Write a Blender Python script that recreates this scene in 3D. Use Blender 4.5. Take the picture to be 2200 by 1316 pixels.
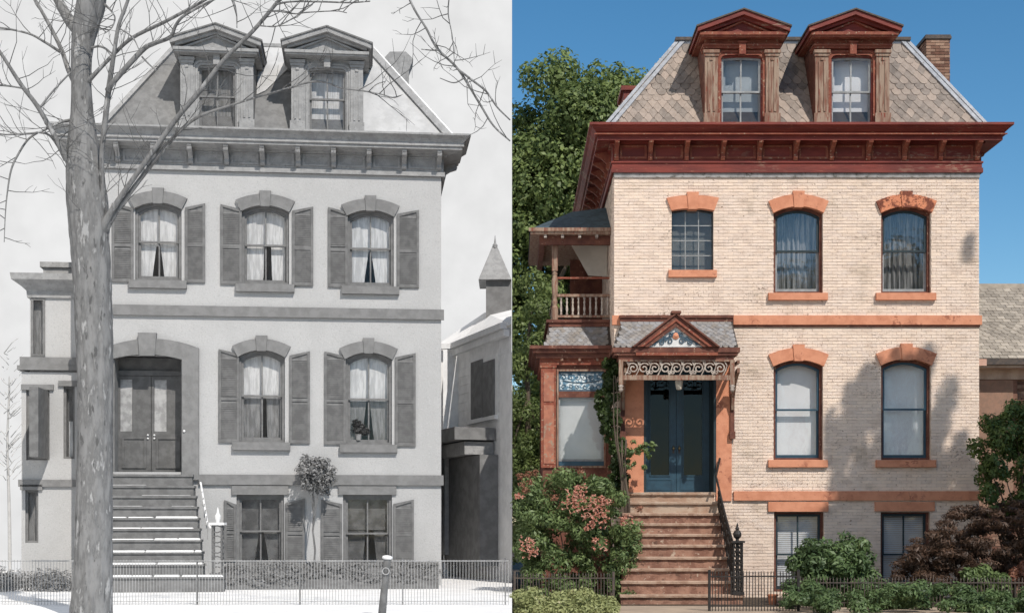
import bpy, bmesh, math, random
import numpy as np
from mathutils import Vector, Matrix
R = math.radians
sc = bpy.context.scene
COL = sc.collection
for o in list(bpy.data.objects): bpy.data.objects.remove(o)
random.seed(7)

# ------------------------------------------------------------------ camera, sky, sun, exposure
F, CAMZ, HZ, CX, D0 = 3000.0, 1.53, 1130.0, 1100.0, 30.0
cam = bpy.data.cameras.new('camera'); camo = bpy.data.objects.new('camera', cam); COL.objects.link(camo)
camo.location = (0, -D0, CAMZ); camo.rotation_euler = (R(90), 0, 0)
cam.sensor_fit = 'HORIZONTAL'; cam.sensor_width = 36.0; cam.lens = 36.0 * F / 2200.0
cam.shift_y = (HZ - 658.0) / 2200.0; cam.clip_end = 3000.0; cam.clip_start = 0.05
sc.camera = camo

SUN_EL, SUN_AZ = 46.0, 27.0            # azimuth from the street side (-Y) towards +X
sdir = Vector((math.sin(R(SUN_AZ)) * math.cos(R(SUN_EL)), -math.cos(R(SUN_AZ)) * math.cos(R(SUN_EL)), math.sin(R(SUN_EL))))
sun = bpy.data.lights.new('sun', 'SUN'); suno = bpy.data.objects.new('sun', sun); COL.objects.link(suno)
sun.energy = 4.2; sun.angle = R(0.6); sun.color = (1.0, 0.94, 0.86)
suno.rotation_euler = (-sdir).to_track_quat('-Z', 'Y').to_euler(); suno.location = (20, -30, 40)

w = bpy.data.worlds.new('World'); sc.world = w; w.use_nodes = True
nt = w.node_tree; nt.nodes.clear()
sky = nt.nodes.new('ShaderNodeTexSky'); sky.sky_type = 'NISHITA'; sky.sun_disc = False
sky.sun_elevation = R(SUN_EL); sky.sun_rotation = R(180 - SUN_AZ)
sky.air_density = 1.0; sky.dust_density = 0.2; sky.ozone_density = 1.8; sky.altitude = 500
hs = nt.nodes.new('ShaderNodeHueSaturation'); hs.inputs['Saturation'].default_value = 1.3; hs.inputs['Hue'].default_value = .492
bgn = nt.nodes.new('ShaderNodeBackground'); bgn.inputs['Strength'].default_value = 0.12
out = nt.nodes.new('ShaderNodeOutputWorld')
nt.links.new(sky.outputs[0], hs.inputs['Color']); nt.links.new(hs.outputs[0], bgn.inputs[0]); nt.links.new(bgn.outputs[0], out.inputs[0])
sc.view_settings.view_transform = 'Standard'; sc.view_settings.look = 'None'
sc.view_settings.exposure = 0.0; sc.view_settings.gamma = 1.0
sc.view_settings.use_curve_mapping = False
sc.render.engine = 'CYCLES'
sc.cycles.transparent_max_bounces = 12

# ------------------------------------------------------------------ helpers
def S(c): return tuple(((v / 255.0 + 0.055) / 1.055) ** 2.4 if v > 10 else v / 255 / 12.92 for v in c)
def G(v): return (v, v, v)

class MB:
    def __init__(s): s.v, s.f, s.a = [], [], None
    def add(s, vs, fs):
        b = len(s.v); s.v += [tuple(v) for v in vs]; s.f += [tuple(i + b for i in f) for f in fs]; return s
    def box(s, x0, x1, y0, y1, z0, z1):
        return s.add([(x0,y0,z0),(x1,y0,z0),(x1,y1,z0),(x0,y1,z0),(x0,y0,z1),(x1,y0,z1),(x1,y1,z1),(x0,y1,z1)],
                     [(0,3,2,1),(4,5,6,7),(0,1,5,4),(1,2,6,5),(2,3,7,6),(3,0,4,7)])
    def _ex(s, lo, hi):
        n = len(lo)
        return s.add(lo + hi, [tuple(range(n))[::-1], tuple(range(n, 2*n))] + [(i, (i+1) % n, n + (i+1) % n, n + i) for i in range(n)])
    def pxz(s, p, y0, y1): return s._ex([(a, y0, b) for a, b in p], [(a, y1, b) for a, b in p])
    def pyz(s, p, x0, x1): return s._ex([(x0, a, b) for a, b in p], [(x1, a, b) for a, b in p])
    def pxy(s, p, z0, z1): return s._ex([(a, b, z0) for a, b in p], [(a, b, z1) for a, b in p])
    def hexa(s, lo, hi): return s._ex(list(lo), list(hi))
    def ring(s, o, i, y0, y1):
        n = len(o); b = []
        for y in (y0, y1): b += [(a, y, c) for a, c in o] + [(a, y, c) for a, c in i]
        fs = []
        for k in range(n):
            q = (k + 1) % n
            fs += [(k, q, n+q, n+k), (2*n+k, 3*n+k, 3*n+q, 2*n+q), (k, 2*n+k, 2*n+q, q), (n+k, n+q, 3*n+q, 3*n+k)]
        return s.add(b, fs)
    def tube(s, pts, rad, n=8, cap=True):
        pts = [Vector(p) for p in pts]
        if not hasattr(rad, '__len__'): rad = [rad] * len(pts)
        vs, fs = [], []; up = None
        for k, p in enumerate(pts):
            t = (pts[min(k+1, len(pts)-1)] - pts[max(k-1, 0)])
            if t.length < 1e-9: t = Vector((0, 0, 1))
            t.normalize()
            if up is None: up = Vector((1, 0, 0)) if abs(t.x) < .8 else Vector((0, 1, 0))
            a = t.cross(up).normalized(); b = a.cross(t).normalized(); up = b
            for j in range(n):
                an = 2 * math.pi * j / n
                vs.append(p + (a * math.cos(an) + b * math.sin(an)) * rad[k])
        for k in range(len(pts) - 1):
            for j in range(n):
                q = (j + 1) % n; fs.append((k*n+j, k*n+q, (k+1)*n+q, (k+1)*n+j))
        if cap: fs += [tuple(range(n))[::-1], tuple(range((len(pts)-1)*n, len(pts)*n))]
        return s.add(vs, fs)
    def lathe(s, cx, cy, prof, n=14):
        vs, fs = [], []
        for r, z in prof:
            for j in range(n):
                an = 2 * math.pi * j / n; vs.append((cx + r*math.cos(an), cy + r*math.sin(an), z))
        for k in range(len(prof) - 1):
            for j in range(n):
                q = (j+1) % n; fs.append((k*n+j, k*n+q, (k+1)*n+q, (k+1)*n+j))
        fs += [tuple(range(n))[::-1], tuple(range((len(prof)-1)*n, len(prof)*n))]
        return s.add(vs, fs)
    def bar(s, p, q, wx, wy, up=(0, 1, 0)):           # rectangular bar from p to q
        p, q = Vector(p), Vector(q); t = (q - p).normalized(); u = Vector(up)
        a = t.cross(u).normalized() * wx / 2; b = a.cross(t).normalized() * wy / 2
        return s._ex([p+a+b, p-a+b, p-a-b, p+a-b], [q+a+b, q-a+b, q-a-b, q+a-b])
    def mesh(s, name, m, smooth=False):
        me = bpy.data.meshes.new(name); me.from_pydata([tuple(v) for v in s.v], [], s.f)
        bm = bmesh.new(); bm.from_mesh(me); bmesh.ops.recalc_face_normals(bm, faces=bm.faces); bm.to_mesh(me); bm.free()
        if smooth: me.polygons.foreach_set('use_smooth', [True] * len(me.polygons))
        if m: me.materials.append(m)
        return me
    def build(s, name, m, parent=None, kind=None, smooth=False):
        return link(name, s.mesh(name, m, smooth), parent, kind)

def link(name, me, parent=None, kind=None, loc=None, rot=None):
    o = bpy.data.objects.new(name, me); COL.objects.link(o)
    if parent: o.parent = parent
    if kind: o['kind'] = kind
    if loc is not None: o.location = loc
    if rot is not None: o.rotation_euler = rot
    return o
def tag(o, label, cat, group=None):
    o['label'] = label; o['category'] = cat
    if group: o['group'] = group
    return o
def thing(name, label, cat, loc=(0, 0, 0), rz=0.0, group=None):
    o = bpy.data.objects.new(name, None); COL.objects.link(o); o.empty_display_size = .2
    o.location = loc; o.rotation_euler = (0, 0, rz)
    return tag(o, label, cat, group)

def W(px, py, d):                                    # a point of the picture at depth d, in world metres
    return Vector(((px - CX) / F * d, d - D0, CAMZ + (HZ - py) / F * d))
class Frame:                                         # a facade: origin at its left bottom corner
    def __init__(s, x, y, a): s.x, s.y, s.a = x, y, a
    def L(s, px, py, y=0.0):
        dx, dz = (px - CX) / F, (HZ - py) / F; ca, sa = math.cos(s.a), math.sin(s.a)
        k = (y + sa * (0 - s.x) - ca * (-D0 - s.y)) / (-sa * dx + ca)
        rx, ry = dx * k - s.x, -D0 + k - s.y
        return ca * rx + sa * ry, CAMZ + dz * k
    def u(s, px, y=0.0): return s.L(px, HZ, y)[0]
    def z(s, py, px=None, y=0.0): return s.L(s.mid if px is None else px, py, y)[1]

# ------------------------------------------------------------------ materials
MATS = {}
def mat(name, c1, c2=None, rough=.8, scale=3.0, lo=.38, hi=.62, bump=0.0, bscale=40.0, rnd=0.0, spec=.3, metal=0.0,
        fleck=None, stretch=(1, 1, 1), hue=None, fleck2=None, chips=None):
    m = bpy.data.materials.new(name); m.use_nodes = True; t = m.node_tree; N = t.nodes; K = t.links
    b = N['Principled BSDF']; b.inputs['Roughness'].default_value = rough; b.inputs['Metallic'].default_value = metal
    b.inputs['Specular IOR Level'].default_value = spec
    geo = N.new('ShaderNodeNewGeometry'); mp = N.new('ShaderNodeMapping'); mp.inputs['Scale'].default_value = stretch
    K.new(geo.outputs['Position'], mp.inputs[0])
    def noise(sca, det=6, rg=.6):
        n = N.new('ShaderNodeTexNoise'); n.inputs['Scale'].default_value = sca; n.inputs['Detail'].default_value = det
        n.inputs['Roughness'].default_value = rg; K.new(mp.outputs[0], n.inputs['Vector']); return n
    def mask(sca, a, bb, det=6):
        n = noise(sca, det); r = N.new('ShaderNodeMapRange'); r.interpolation_type = 'SMOOTHSTEP'
        r.inputs['From Min'].default_value = a; r.inputs['From Max'].default_value = bb
        K.new(n.outputs[0], r.inputs[0]); return r.outputs[0]
    def mix(fac, a, bb, typ='MIX'):
        x = N.new('ShaderNodeMix'); x.data_type = 'RGBA'; x.blend_type = typ
        for inp, val in ((x.inputs[0], fac), (x.inputs[6], a), (x.inputs[7], bb)):
            if hasattr(val, 'links'): K.new(val, inp)
            elif isinstance(val, (int, float)): inp.default_value = val
            else: inp.default_value = (*val, 1)
        return x.outputs[2]
    c = mix(mask(scale, lo, hi), c1, c2 if c2 else tuple(v * .8 for v in c1))
    if fleck: c = mix(mask(fleck[1], fleck[2], fleck[2] + fleck[3], 4), c, fleck[0])
    if fleck2: c = mix(mask(fleck2[1], fleck2[2], fleck2[2] + fleck2[3], 5), c, fleck2[0])
    if chips:                                            # paint chips that come in patches
        pm = N.new('ShaderNodeMath'); pm.operation = 'MULTIPLY'
        K.new(mask(chips[1], chips[2], chips[2] + .05, 4), pm.inputs[0]); K.new(mask(chips[3], chips[4], chips[4] + .12, 3), pm.inputs[1])
        c = mix(pm.outputs[0], c, chips[0])
    if rnd:
        at = N.new('ShaderNodeAttribute'); at.attribute_name = 'v'
        oi = N.new('ShaderNodeObjectInfo')
        ad = N.new('ShaderNodeMath'); ad.operation = 'ADD'; K.new(at.outputs['Fac'], ad.inputs[0]); K.new(oi.outputs['Random'], ad.inputs[1])
        fr = N.new('ShaderNodeMath'); fr.operation = 'FRACT'; K.new(ad.outputs[0], fr.inputs[0])
        mr = N.new('ShaderNodeMapRange'); mr.inputs['To Min'].default_value = 1 - rnd; mr.inputs['To Max'].default_value = 1 + rnd * .6
        K.new(fr.outputs[0], mr.inputs[0])
        if hue:
            c = mix(mix(1.0, fr.outputs[0], G(.7), 'MULTIPLY'), c, hue)
        c = mix(1.0, c, mr.outputs[0], 'MULTIPLY')
    K.new(c, b.inputs['Base Color'])
    if bump:
        bn = N.new('ShaderNodeBump'); bn.inputs['Strength'].default_value = bump; bn.inputs['Distance'].default_value = .02
        n = noise(bscale, 5, .65); K.new(n.outputs[0], bn.inputs['Height']); K.new(bn.outputs[0], b.inputs['Normal'])
    MATS[name] = m; return m

def glass(name, tint=(1, 1, 1), refl=.18, rough=.01, alpha=None):
    m = bpy.data.materials.new(name); m.use_nodes = True; t = m.node_tree; N = t.nodes; K = t.links; N.clear()
    o = N.new('ShaderNodeOutputMaterial'); tr = N.new('ShaderNodeBsdfTransparent'); tr.inputs[0].default_value = (*tint, 1)
    gl = N.new('ShaderNodeBsdfGlossy'); gl.inputs['Roughness'].default_value = rough
    n = N.new('ShaderNodeTexNoise'); n.inputs['Scale'].default_value = 3.0
    bn = N.new('ShaderNodeBump'); bn.inputs['Strength'].default_value = .06; bn.inputs['Distance'].default_value = .05
    K.new(n.outputs[0], bn.inputs['Height']); K.new(bn.outputs[0], gl.inputs['Normal'])
    lw = N.new('ShaderNodeLayerWeight'); lw.inputs[0].default_value = .35
    ad = N.new('ShaderNodeMath'); ad.operation = 'MULTIPLY_ADD'; ad.inputs[1].default_value = .35; ad.inputs[2].default_value = refl; ad.use_clamp = True
    K.new(lw.outputs['Fresnel'], ad.inputs[0])
    mx = N.new('ShaderNodeMixShader'); K.new(ad.outputs[0], mx.inputs[0]); K.new(tr.outputs[0], mx.inputs[1]); K.new(gl.outputs[0], mx.inputs[2])
    K.new(mx.outputs[0], o.inputs[0]); MATS[name] = m; return m

def leafmat(name, ca, cb, trans=.3, rough=.5, cc=None):
    m = bpy.data.materials.new(name); m.use_nodes = True; t = m.node_tree; N = t.nodes; K = t.links; N.clear()
    o = N.new('ShaderNodeOutputMaterial'); at = N.new('ShaderNodeAttribute'); at.attribute_name = 'v'
    rp = N.new('ShaderNodeValToRGB'); e = rp.color_ramp.elements
    e[0].color = (*ca, 1); e[1].color = (*cb, 1)
    if cc: x = e.new(.93); x.color = (*cb, 1); e[2].position = 1.0; e[2].color = (*cc, 1)
    K.new(at.outputs['Fac'], rp.inputs[0])
    p = N.new('ShaderNodeBsdfPrincipled'); p.inputs['Roughness'].default_value = rough; p.inputs['Specular IOR Level'].default_value = .35
    tl = N.new('ShaderNodeBsdfTranslucent'); mx = N.new('ShaderNodeMixShader'); mx.inputs[0].default_value = trans
    K.new(rp.outputs[0], p.inputs['Base Color']); K.new(rp.outputs[0], tl.inputs[0])
    K.new(p.outputs[0], mx.inputs[1]); K.new(tl.outputs[0], mx.inputs[2]); K.new(mx.outputs[0], o.inputs[0]); MATS[name] = m; return m

# -- the colour house
cream   = mat('cream_brick', (.88,.725,.615), (.77,.61,.50), .85, 3.1, .40, .64, .9, 42, .11, .2,
              fleck=((.28,.185,.13), 13, .615, .05), hue=(.78,.63,.505), fleck2=((.56,.445,.35), 1.1, .53, .18), stretch=(1,1,1.6), chips=((.27,.185,.135), 17, .535, .7, .55))
mortar  = mat('mortar', (.74,.63,.525), (.52,.42,.34), .95, 5, bump=.3)
red     = mat('red_trim', (.20,.034,.022), (.125,.020,.014), .6, 5, .35, .65, .25, 30, 0, .35, stretch=(.25,1,1), fleck=((.30,.12,.075), 26, .64, .08), chips=((.30,.19,.13), 22, .52, 1.1, .54))
redlite = mat('worn_and_lit_red_trim', (.26,.085,.05), (.19,.05,.032), .7, 6, .35, .65, .3, 40, 0, .25, fleck=((.36,.25,.17), 18, .58, .1))  # worn paint; on cornice fillet and frieze panels it paints caught light
wood    = mat('weathered_wood', (.32,.235,.175), (.20,.105,.072), .8, 5, .4, .62, .3, 40, stretch=(3,3,.4), fleck=((.20,.055,.035), 9, .58, .08))
brownw  = mat('brown_trim', (.17,.065,.042), (.10,.036,.025), .7, 5, .35, .65, .3, 40, fleck=((.34,.22,.15), 16, .62, .08))
orange  = mat('orange_stone', (.62,.275,.165), (.52,.215,.125), .85, 4, .4, .66, .35, 60, 0, .2, fleck=((.30,.10,.06), 22, .66, .06), chips=((.34,.13,.08), 9, .52, 1.3, .52))
orangew = mat('crumbled_orange_stone', (.62,.24,.13), (.20,.065,.04), .9, 6, .45, .55, .9, 30, fleck=((.08,.03,.02), 20, .58, .05))
slate   = mat('tan_slate', (.345,.295,.255), (.25,.21,.18), .75, 9, .35, .65, .5, 50, .34, .3, hue=(.30,.235,.19), fleck=((.14,.11,.09), 24, .68, .05))
slateb  = mat('roof_underlay', (.07,.058,.05), (.05,.04,.035), .95)
slateg  = mat('grey_slate', (.34,.30,.26), (.22,.205,.195), .7, 9, .35, .65, .2, 50, .34, .3, hue=(.20,.21,.23))
nslate  = mat('neighbour_slate', (.40,.35,.29), (.30,.26,.215), .8, 6, .35, .65, .2, 50, .26, .2)
shingle = mat('dark_shingle', (.055,.085,.105), (.035,.052,.065), .8, 8, bump=.5)
metal   = mat('pale_flashing', (.37,.38,.40), (.25,.26,.28), .45, 6, .3, .7, .1, 20, 0, .4, .1, fleck=((.22,.21,.2), 15, .6, .08))
iron    = mat('black_iron', (.018,.017,.017), (.032,.027,.024), .5, 12, bump=.2)
rustiron= mat('grey_iron', (.06,.05,.045), (.10,.075,.06), .6, 14, bump=.2)
teal    = mat('teal_paint', (.024,.066,.10), (.018,.048,.075), .4, 5, .35, .65, .05, 30, 0, .5)
dkteal  = mat('dark_sash', (.022,.035,.042), (.03,.045,.05), .45, 6)
sash    = mat('grey_sash', (.32,.33,.33), (.24,.25,.25), .5, 8)
blind   = mat('white_blind', (.80,.81,.82), (.74,.75,.76), .9, 2)
blindg  = mat('grey_blind', (.42,.46,.48), (.36,.40,.42), .9, 2)
curtain = mat('reflection_pale_curtain', (.40,.40,.395), (.17,.175,.18), .9, 5, .42, .58, stretch=(6,1,.35))
dark    = mat('dark_interior', (.025,.022,.02), (.018,.016,.015), .9)
stone   = mat('brown_stone', (.33,.185,.13), (.20,.10,.07), .88, 4, .38, .62, .9, 22, fleck=((.44,.34,.26), 9, .60, .1), fleck2=((.13,.07,.05), 6, .60, .1))
tread_s = mat('worn_sunlit_tread', (.42,.30,.225), (.30,.19,.135), .85, 5, .4, .62, .6, 30, fleck=((.26,.15,.11), 9, .60, .1))  # paler than the steps: sunlight on the treads is put into the colour
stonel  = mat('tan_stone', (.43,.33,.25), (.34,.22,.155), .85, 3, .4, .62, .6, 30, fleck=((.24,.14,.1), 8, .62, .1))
redbrick= mat('red_brick', (.26,.12,.082), (.17,.08,.058), .85, 8, .4, .6, .6, 60, .45, .2, hue=(.33,.23,.165))
rmortar = mat('red_brick_mortar', (.30,.22,.16), (.24,.16,.12), .95, 8)
cloth   = mat('pale_canvas', (.46,.42,.36), (.40,.36,.31), .9, 2)
paintw  = mat('cream_fretwork', (.47,.41,.355), (.30,.245,.21), .8, 12, .4, .6)
bluew   = mat('blue_scrollwork', (.05,.085,.12), (.08,.13,.17), .6, 12)
whitep  = mat('white_panel', (.66,.66,.64), (.55,.55,.54), .7, 6)
stain   = mat('leaded_glass', (.60,.66,.68), (.10,.20,.28), .35, 16, .44, .52, 0, 30, 0, .5)
concrete= mat('concrete', (.42,.33,.25), (.33,.26,.20), .9, 1.5, .35, .65, .4, 50)
soil    = mat('soil', (.085,.062,.045), (.05,.038,.028), .95, 5, bump=.8, bscale=14)
bark    = mat('brown_bark', (.13,.10,.075), (.075,.055,.042), .9, 8, .35, .65, .8, 18, stretch=(1,1,.3))
clay    = mat('orange_clay', (.50,.20,.11), (.40,.15,.08), .8)
glass_n = glass('window_glass', (1,1,1), .015)
glass_u = glass('upper_window_glass', (.98,.98,.98), .065)
glass_d = glass('door_glass', (.16,.17,.17), .012)
lf_tree = leafmat('maple_leaf', (.065,.10,.032), (.29,.36,.12), .35)
lf_conf = leafmat('pale_leaf', (.07,.105,.03), (.21,.26,.085), .3)
lf_bush = leafmat('bush_leaf', (.06,.10,.035), (.22,.29,.11), .3)
lf_hedge= leafmat('hedge_leaf', (.19,.22,.085), (.42,.44,.20), .3, cc=(.62,.52,.38))
lf_dark = leafmat('shrub_leaf', (.04,.075,.03), (.15,.22,.085), .28, cc=(.28,.32,.12))
lf_rose = leafmat('tall_shrub_leaf', (.040,.07,.02), (.14,.20,.055), .3, cc=(.42,.25,.2))
lf_red  = leafmat('red_maple_leaf', (.032,.02,.014), (.12,.068,.042), .2, cc=(.24,.13,.07))
lf_ivy  = leafmat('ivy_leaf', (.020,.036,.010), (.062,.095,.024), .2)
lf_flow = leafmat('trumpet_petal', (.55,.22,.15), (.76,.47,.37), .25)
lf_dry  = leafmat('dry_flower', (.20,.075,.045), (.36,.17,.11), .25)

# -- the grey house: everything in it is grey
def gm(name, a, b=None, **k): return mat(name, G(a), G(b if b else a * .82), **k)
gwall  = gm('pale_grey_wall', .45, .42, rough=.95, scale=1.2, bump=.35, bscale=22, fleck=(G(.375), 34, .53, .14), fleck2=(G(.50), 48, .56, .12), spec=.1)
gtrim  = gm('grey_trim', .34, .275, rough=.9, scale=6, bump=.35, bscale=24, fleck=(G(.24), 14, .57, .12), fleck2=(G(.39), 20, .6, .12), spec=.1)
gstone = gm('grey_stone_trim', .225, .185, rough=.9, scale=5, bump=.3, bscale=24, spec=.1)
gdark  = gm('dark_grey_shutter', .185, .14, rough=.85, scale=6, spec=.15)
gdoor  = gm('dark_grey_door', .14, .105, rough=.7, scale=6, spec=.2)
groof  = gm('grey_slate_roof', .215, .17, rough=.9, scale=6, bump=.4, bscale=16, spec=.1)
gsash  = gm('grey_window_sash', .2, .16, rough=.8, scale=8, spec=.2)
gcurt  = gm('pale_curtain', .82, .60, rough=.95, scale=5, stretch=(4,1,.5), spec=.1)
gcurtd = gm('grey_curtain_old', .33, .2, rough=.95, scale=5, stretch=(4,1,.5), spec=.1)
groofs = gm('pale_roof_cover', .50, .43, rough=.95, scale=3, bump=.4, bscale=10, spec=.05, fleck=(G(.42), 7, .6, .12))
gint   = gm('grey_interior', .16, rough=.95, spec=.05)
gbark  = gm('grey_bark', .225, .145, rough=.95, scale=9, bump=1.0, bscale=16, stretch=(1,1,.3), fleck=(G(.34), 9, .57, .1), fleck2=(G(.10), 15, .58, .08), spec=.1)
gtwig  = gm('grey_twig', .13, .10, rough=.95, scale=9, spec=.1)
gsnow  = gm('snow', .80, .72, rough=.9, scale=2, bump=.3, bscale=12, spec=.1)
gstep  = gm('grey_step', .2, .155, rough=.9, scale=6, bump=.3, bscale=30, spec=.1)
gbed   = gm('frozen_grey_soil', .2, .15, rough=.95, scale=4, bump=.8, bscale=14, spec=.05)
giron  = gm('grey_wire', .38, .30, rough=.7, scale=9)
gpost  = gm('grey_post', .17, .13, rough=.9, scale=9, bump=.4)
gwhite = gm('white_paint', .78, .70, rough=.6, scale=6)
gneigh = gm('neighbour_grey_wall', .85, .74, rough=.95, scale=3, bump=.2, spec=.1)
gnlite = gm('neighbour_pale_wall', .88, .78, rough=.95, scale=3, bump=.2, spec=.1)
gndark = gm('neighbour_dark', .22, .17, rough=.95, scale=4, spec=.1)
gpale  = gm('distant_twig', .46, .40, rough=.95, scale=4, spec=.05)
glass_o= glass('old_glass', (.97,.97,.97), .004, .08)
glf    = leafmat('grey_leaf', G(.14), G(.26), .15)
gbase  = gm('dim_grey_curtain', .19, .11, rough=.95, scale=4, spec=.05)
glf2   = leafmat('grey_ground_leaf', G(.13), G(.27), .15)

# ------------------------------------------------------------------ the setting
def sheet(name, pts, z, m, parent=None, n=1):
    o = MB().add([(x, y, z) for x, y in pts], [tuple(range(len(pts)))]).build(name, m); o['kind'] = 'structure'; return o
gnd = sheet('ground', [(-700,-700),(700,-700),(700,700),(-700,700)], -.03, soil)
sw = MB().box(0.02, 30, -9.5, -3.02, -.3, 0.0).build('sidewalk', concrete); sw['kind'] = 'structure'
yd = MB().box(0.02, 30, -3.02, 12, -.3, .012).build('garden_soil', soil); yd['kind'] = 'structure'
SNZ = .22
sn = MB().box(-60, -0.0, -60, 13.0, -.3, SNZ).build('snowy_ground', gsnow); sn['kind'] = 'structure'

# the pale overcast sky over the grey half: a quarter of a sphere open to the right
def pale_sky():
    rad, cy, vs, fs, na, ne = 44.0, -D0, [], [], 48, 24
    for j in range(ne + 1):
        el = R(-2 + 92 * j / ne)
        for i in range(na + 1):
            az = math.pi * i / na
            vs.append((-rad * math.sin(az) * math.cos(el), cy + rad * math.cos(az) * math.cos(el), rad * math.sin(el)))
    for j in range(ne):
        for i in range(na):
            a = j * (na + 1) + i; fs.append((a, a + 1, a + na + 2, a + na + 1))
    m = bpy.data.materials.new('pale_sky'); m.use_nodes = True; t = m.node_tree; t.nodes.clear()
    e = t.nodes.new('ShaderNodeEmission'); o = t.nodes.new('ShaderNodeOutputMaterial')
    g = t.nodes.new('ShaderNodeNewGeometry'); n = t.nodes.new('ShaderNodeTexNoise'); n.inputs['Scale'].default_value = .9; n.inputs['Detail'].default_value = 8
    r = t.nodes.new('ShaderNodeMapRange'); r.inputs['From Min'].default_value = .3; r.inputs['From Max'].default_value = .7
    r.inputs['To Min'].default_value = .76; r.inputs['To Max'].default_value = .86
    t.links.new(g.outputs['Position'], n.inputs['Vector']); t.links.new(n.outputs[0], r.inputs[0]); t.links.new(r.outputs[0], e.inputs['Strength'])
    t.links.new(e.outputs[0], o.inputs[0])
    me = bpy.data.meshes.new('sky'); me.from_pydata(vs, [], fs); me.materials.append(m)
    return link('sky', me, kind='structure')
pale_sky()

# ------------------------------------------------------------------ shared house pieces (local: x along the front, y into the house, z up)
def arc(u0, u1, zs, zc, n=10):                       # points of an arch from u0 to u1
    return [(u0 + (u1-u0)*k/n, zs + (zc-zs) * (1 - (2*k/n - 1)**2)) for k in range(n + 1)]
def aloop(u0, u1, z0, zc, rise, n=10):
    if rise <= 0: return [(u0, z0), (u1, z0), (u1, zc), (u0, zc)]
    return [(u0, z0), (u1, z0)] + arc(u0, u1, zc - rise, zc, n)[::-1]
def inset(u0, u1, z0, zc, rise, t): return aloop(u0+t, u1-t, z0+t, zc-t, rise * (1 - .5*t))

def lintel(parent, u0, u1, zc, rise, m, th=.25, ext=.115, key=True, y=-.055, mkey=None, split=False):
    zs = zc - rise
    lo = arc(u0 - .01, u1 + .01, zs, zc); hi = arc(u0 - ext, u1 + ext, zs + th, zc + th + .01)
    c = (u0 + u1) / 2; kw = .125
    q = MB()
    if key:
        n = len(lo)
        il = [k for k in range(n) if lo[k][0] < c - kw*.8]; ir = [k for k in range(n) if lo[k][0] > c + kw*.8]
        zt = zc + th
        q.pxz([lo[k] for k in il] + [(c - kw*.8, zc - .01)] + [(c - kw, zt)] + [hi[k] for k in il][::-1], y, .14)
        q.pxz([(c + kw*.8, zc - .01)] + [lo[k] for k in ir] + [hi[k] for k in ir][::-1] + [(c + kw, zt)], y, .14)
        o = q.build('lintel', m, parent)
        MB().pxz([(c - kw*.78, zc - .025), (c + kw*.78, zc - .025), (c + kw*1.02, zt + .075), (c - kw*1.02, zt + .075)], y - .02, .13).build('keystone', mkey or m, o)
    else:
        o = MB().pxz(lo + hi[::-1], y, .14).build('lintel', m, parent)
    return o
def sill(parent, u0, u1, z1, m, th=.15, y=-.09):
    return MB().pyz([(.12, z1 + .02), (y, z1), (y, z1 - th), (0.02, z1 - th - .005), (.12, z1 - th)], u0, u1).build('sill', m, parent)

def wall_with_holes(mb, W_, z0, z1, y, holes, deep=.3):
    xs = sorted({0, W_} | {h[0] for h in holes} | {h[1] for h in holes}); zs = sorted({z0, z1} | {h[2] for h in holes} | {h[3] for h in holes})
    xs = [x for x in xs if 0 <= x <= W_]; zs = [z for z in zs if z0 <= z <= z1]
    for i in range(len(xs)-1):
        for j in range(len(zs)-1):
            a, b = (xs[i]+xs[i+1])/2, (zs[j]+zs[j+1])/2
            if any(h[0] < a < h[1] and h[2] < b < h[3] for h in holes): continue
            mb.add([(xs[i],y,zs[j]),(xs[i+1],y,zs[j]),(xs[i+1],y,zs[j+1]),(xs[i],y,zs[j+1])], [(0,1,2,3)])
    for h in holes:
        a, b, c, d = h[:4]
        mb.add([(a,y,c),(b,y,c),(b,y,d),(a,y,d),(a,y+deep,c),(b,y+deep,c),(b,y+deep,d),(a,y+deep,d)],
               [(0,1,5,4),(1,2,6,5),(2,3,7,6),(3,0,4,7)])

def sweep(prof, W_, Dp, xl=0.0):                     # a moulding round left side, front and right side; prof = (outward, z)
    mb = MB(); n = len(prof); vs = []
    for (sx, sy) in ((0, 1), (0, 0), (1, 0), (1, 1)):
        for o, z in prof:
            vs.append(((-o + xl) if sx == 0 else W_ + o, (Dp if sy else -o), z))
    fs = []
    for k in range(3):
        for i in range(n - 1): fs.append((k*n+i, k*n+i+1, (k+1)*n+i+1, (k+1)*n+i))
    fs += [tuple(range(n)), tuple(range(3*n, 4*n))]
    return mb.add(vs, fs)

def bracket_mesh(name, m, h, dep, wd):
    p = [(0, 0), (-.05, 0), (-.09, h*.12), (-.075, h*.3), (-dep*.55, h*.52), (-dep*.95, h*.66), (-dep, h*.80), (-dep*.9, h*.86), (-dep*.98, h*.88), (-dep*.98, h), (0, h)]
    return MB().pyz(p, -wd/2, wd/2).mesh(name, m)

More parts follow.
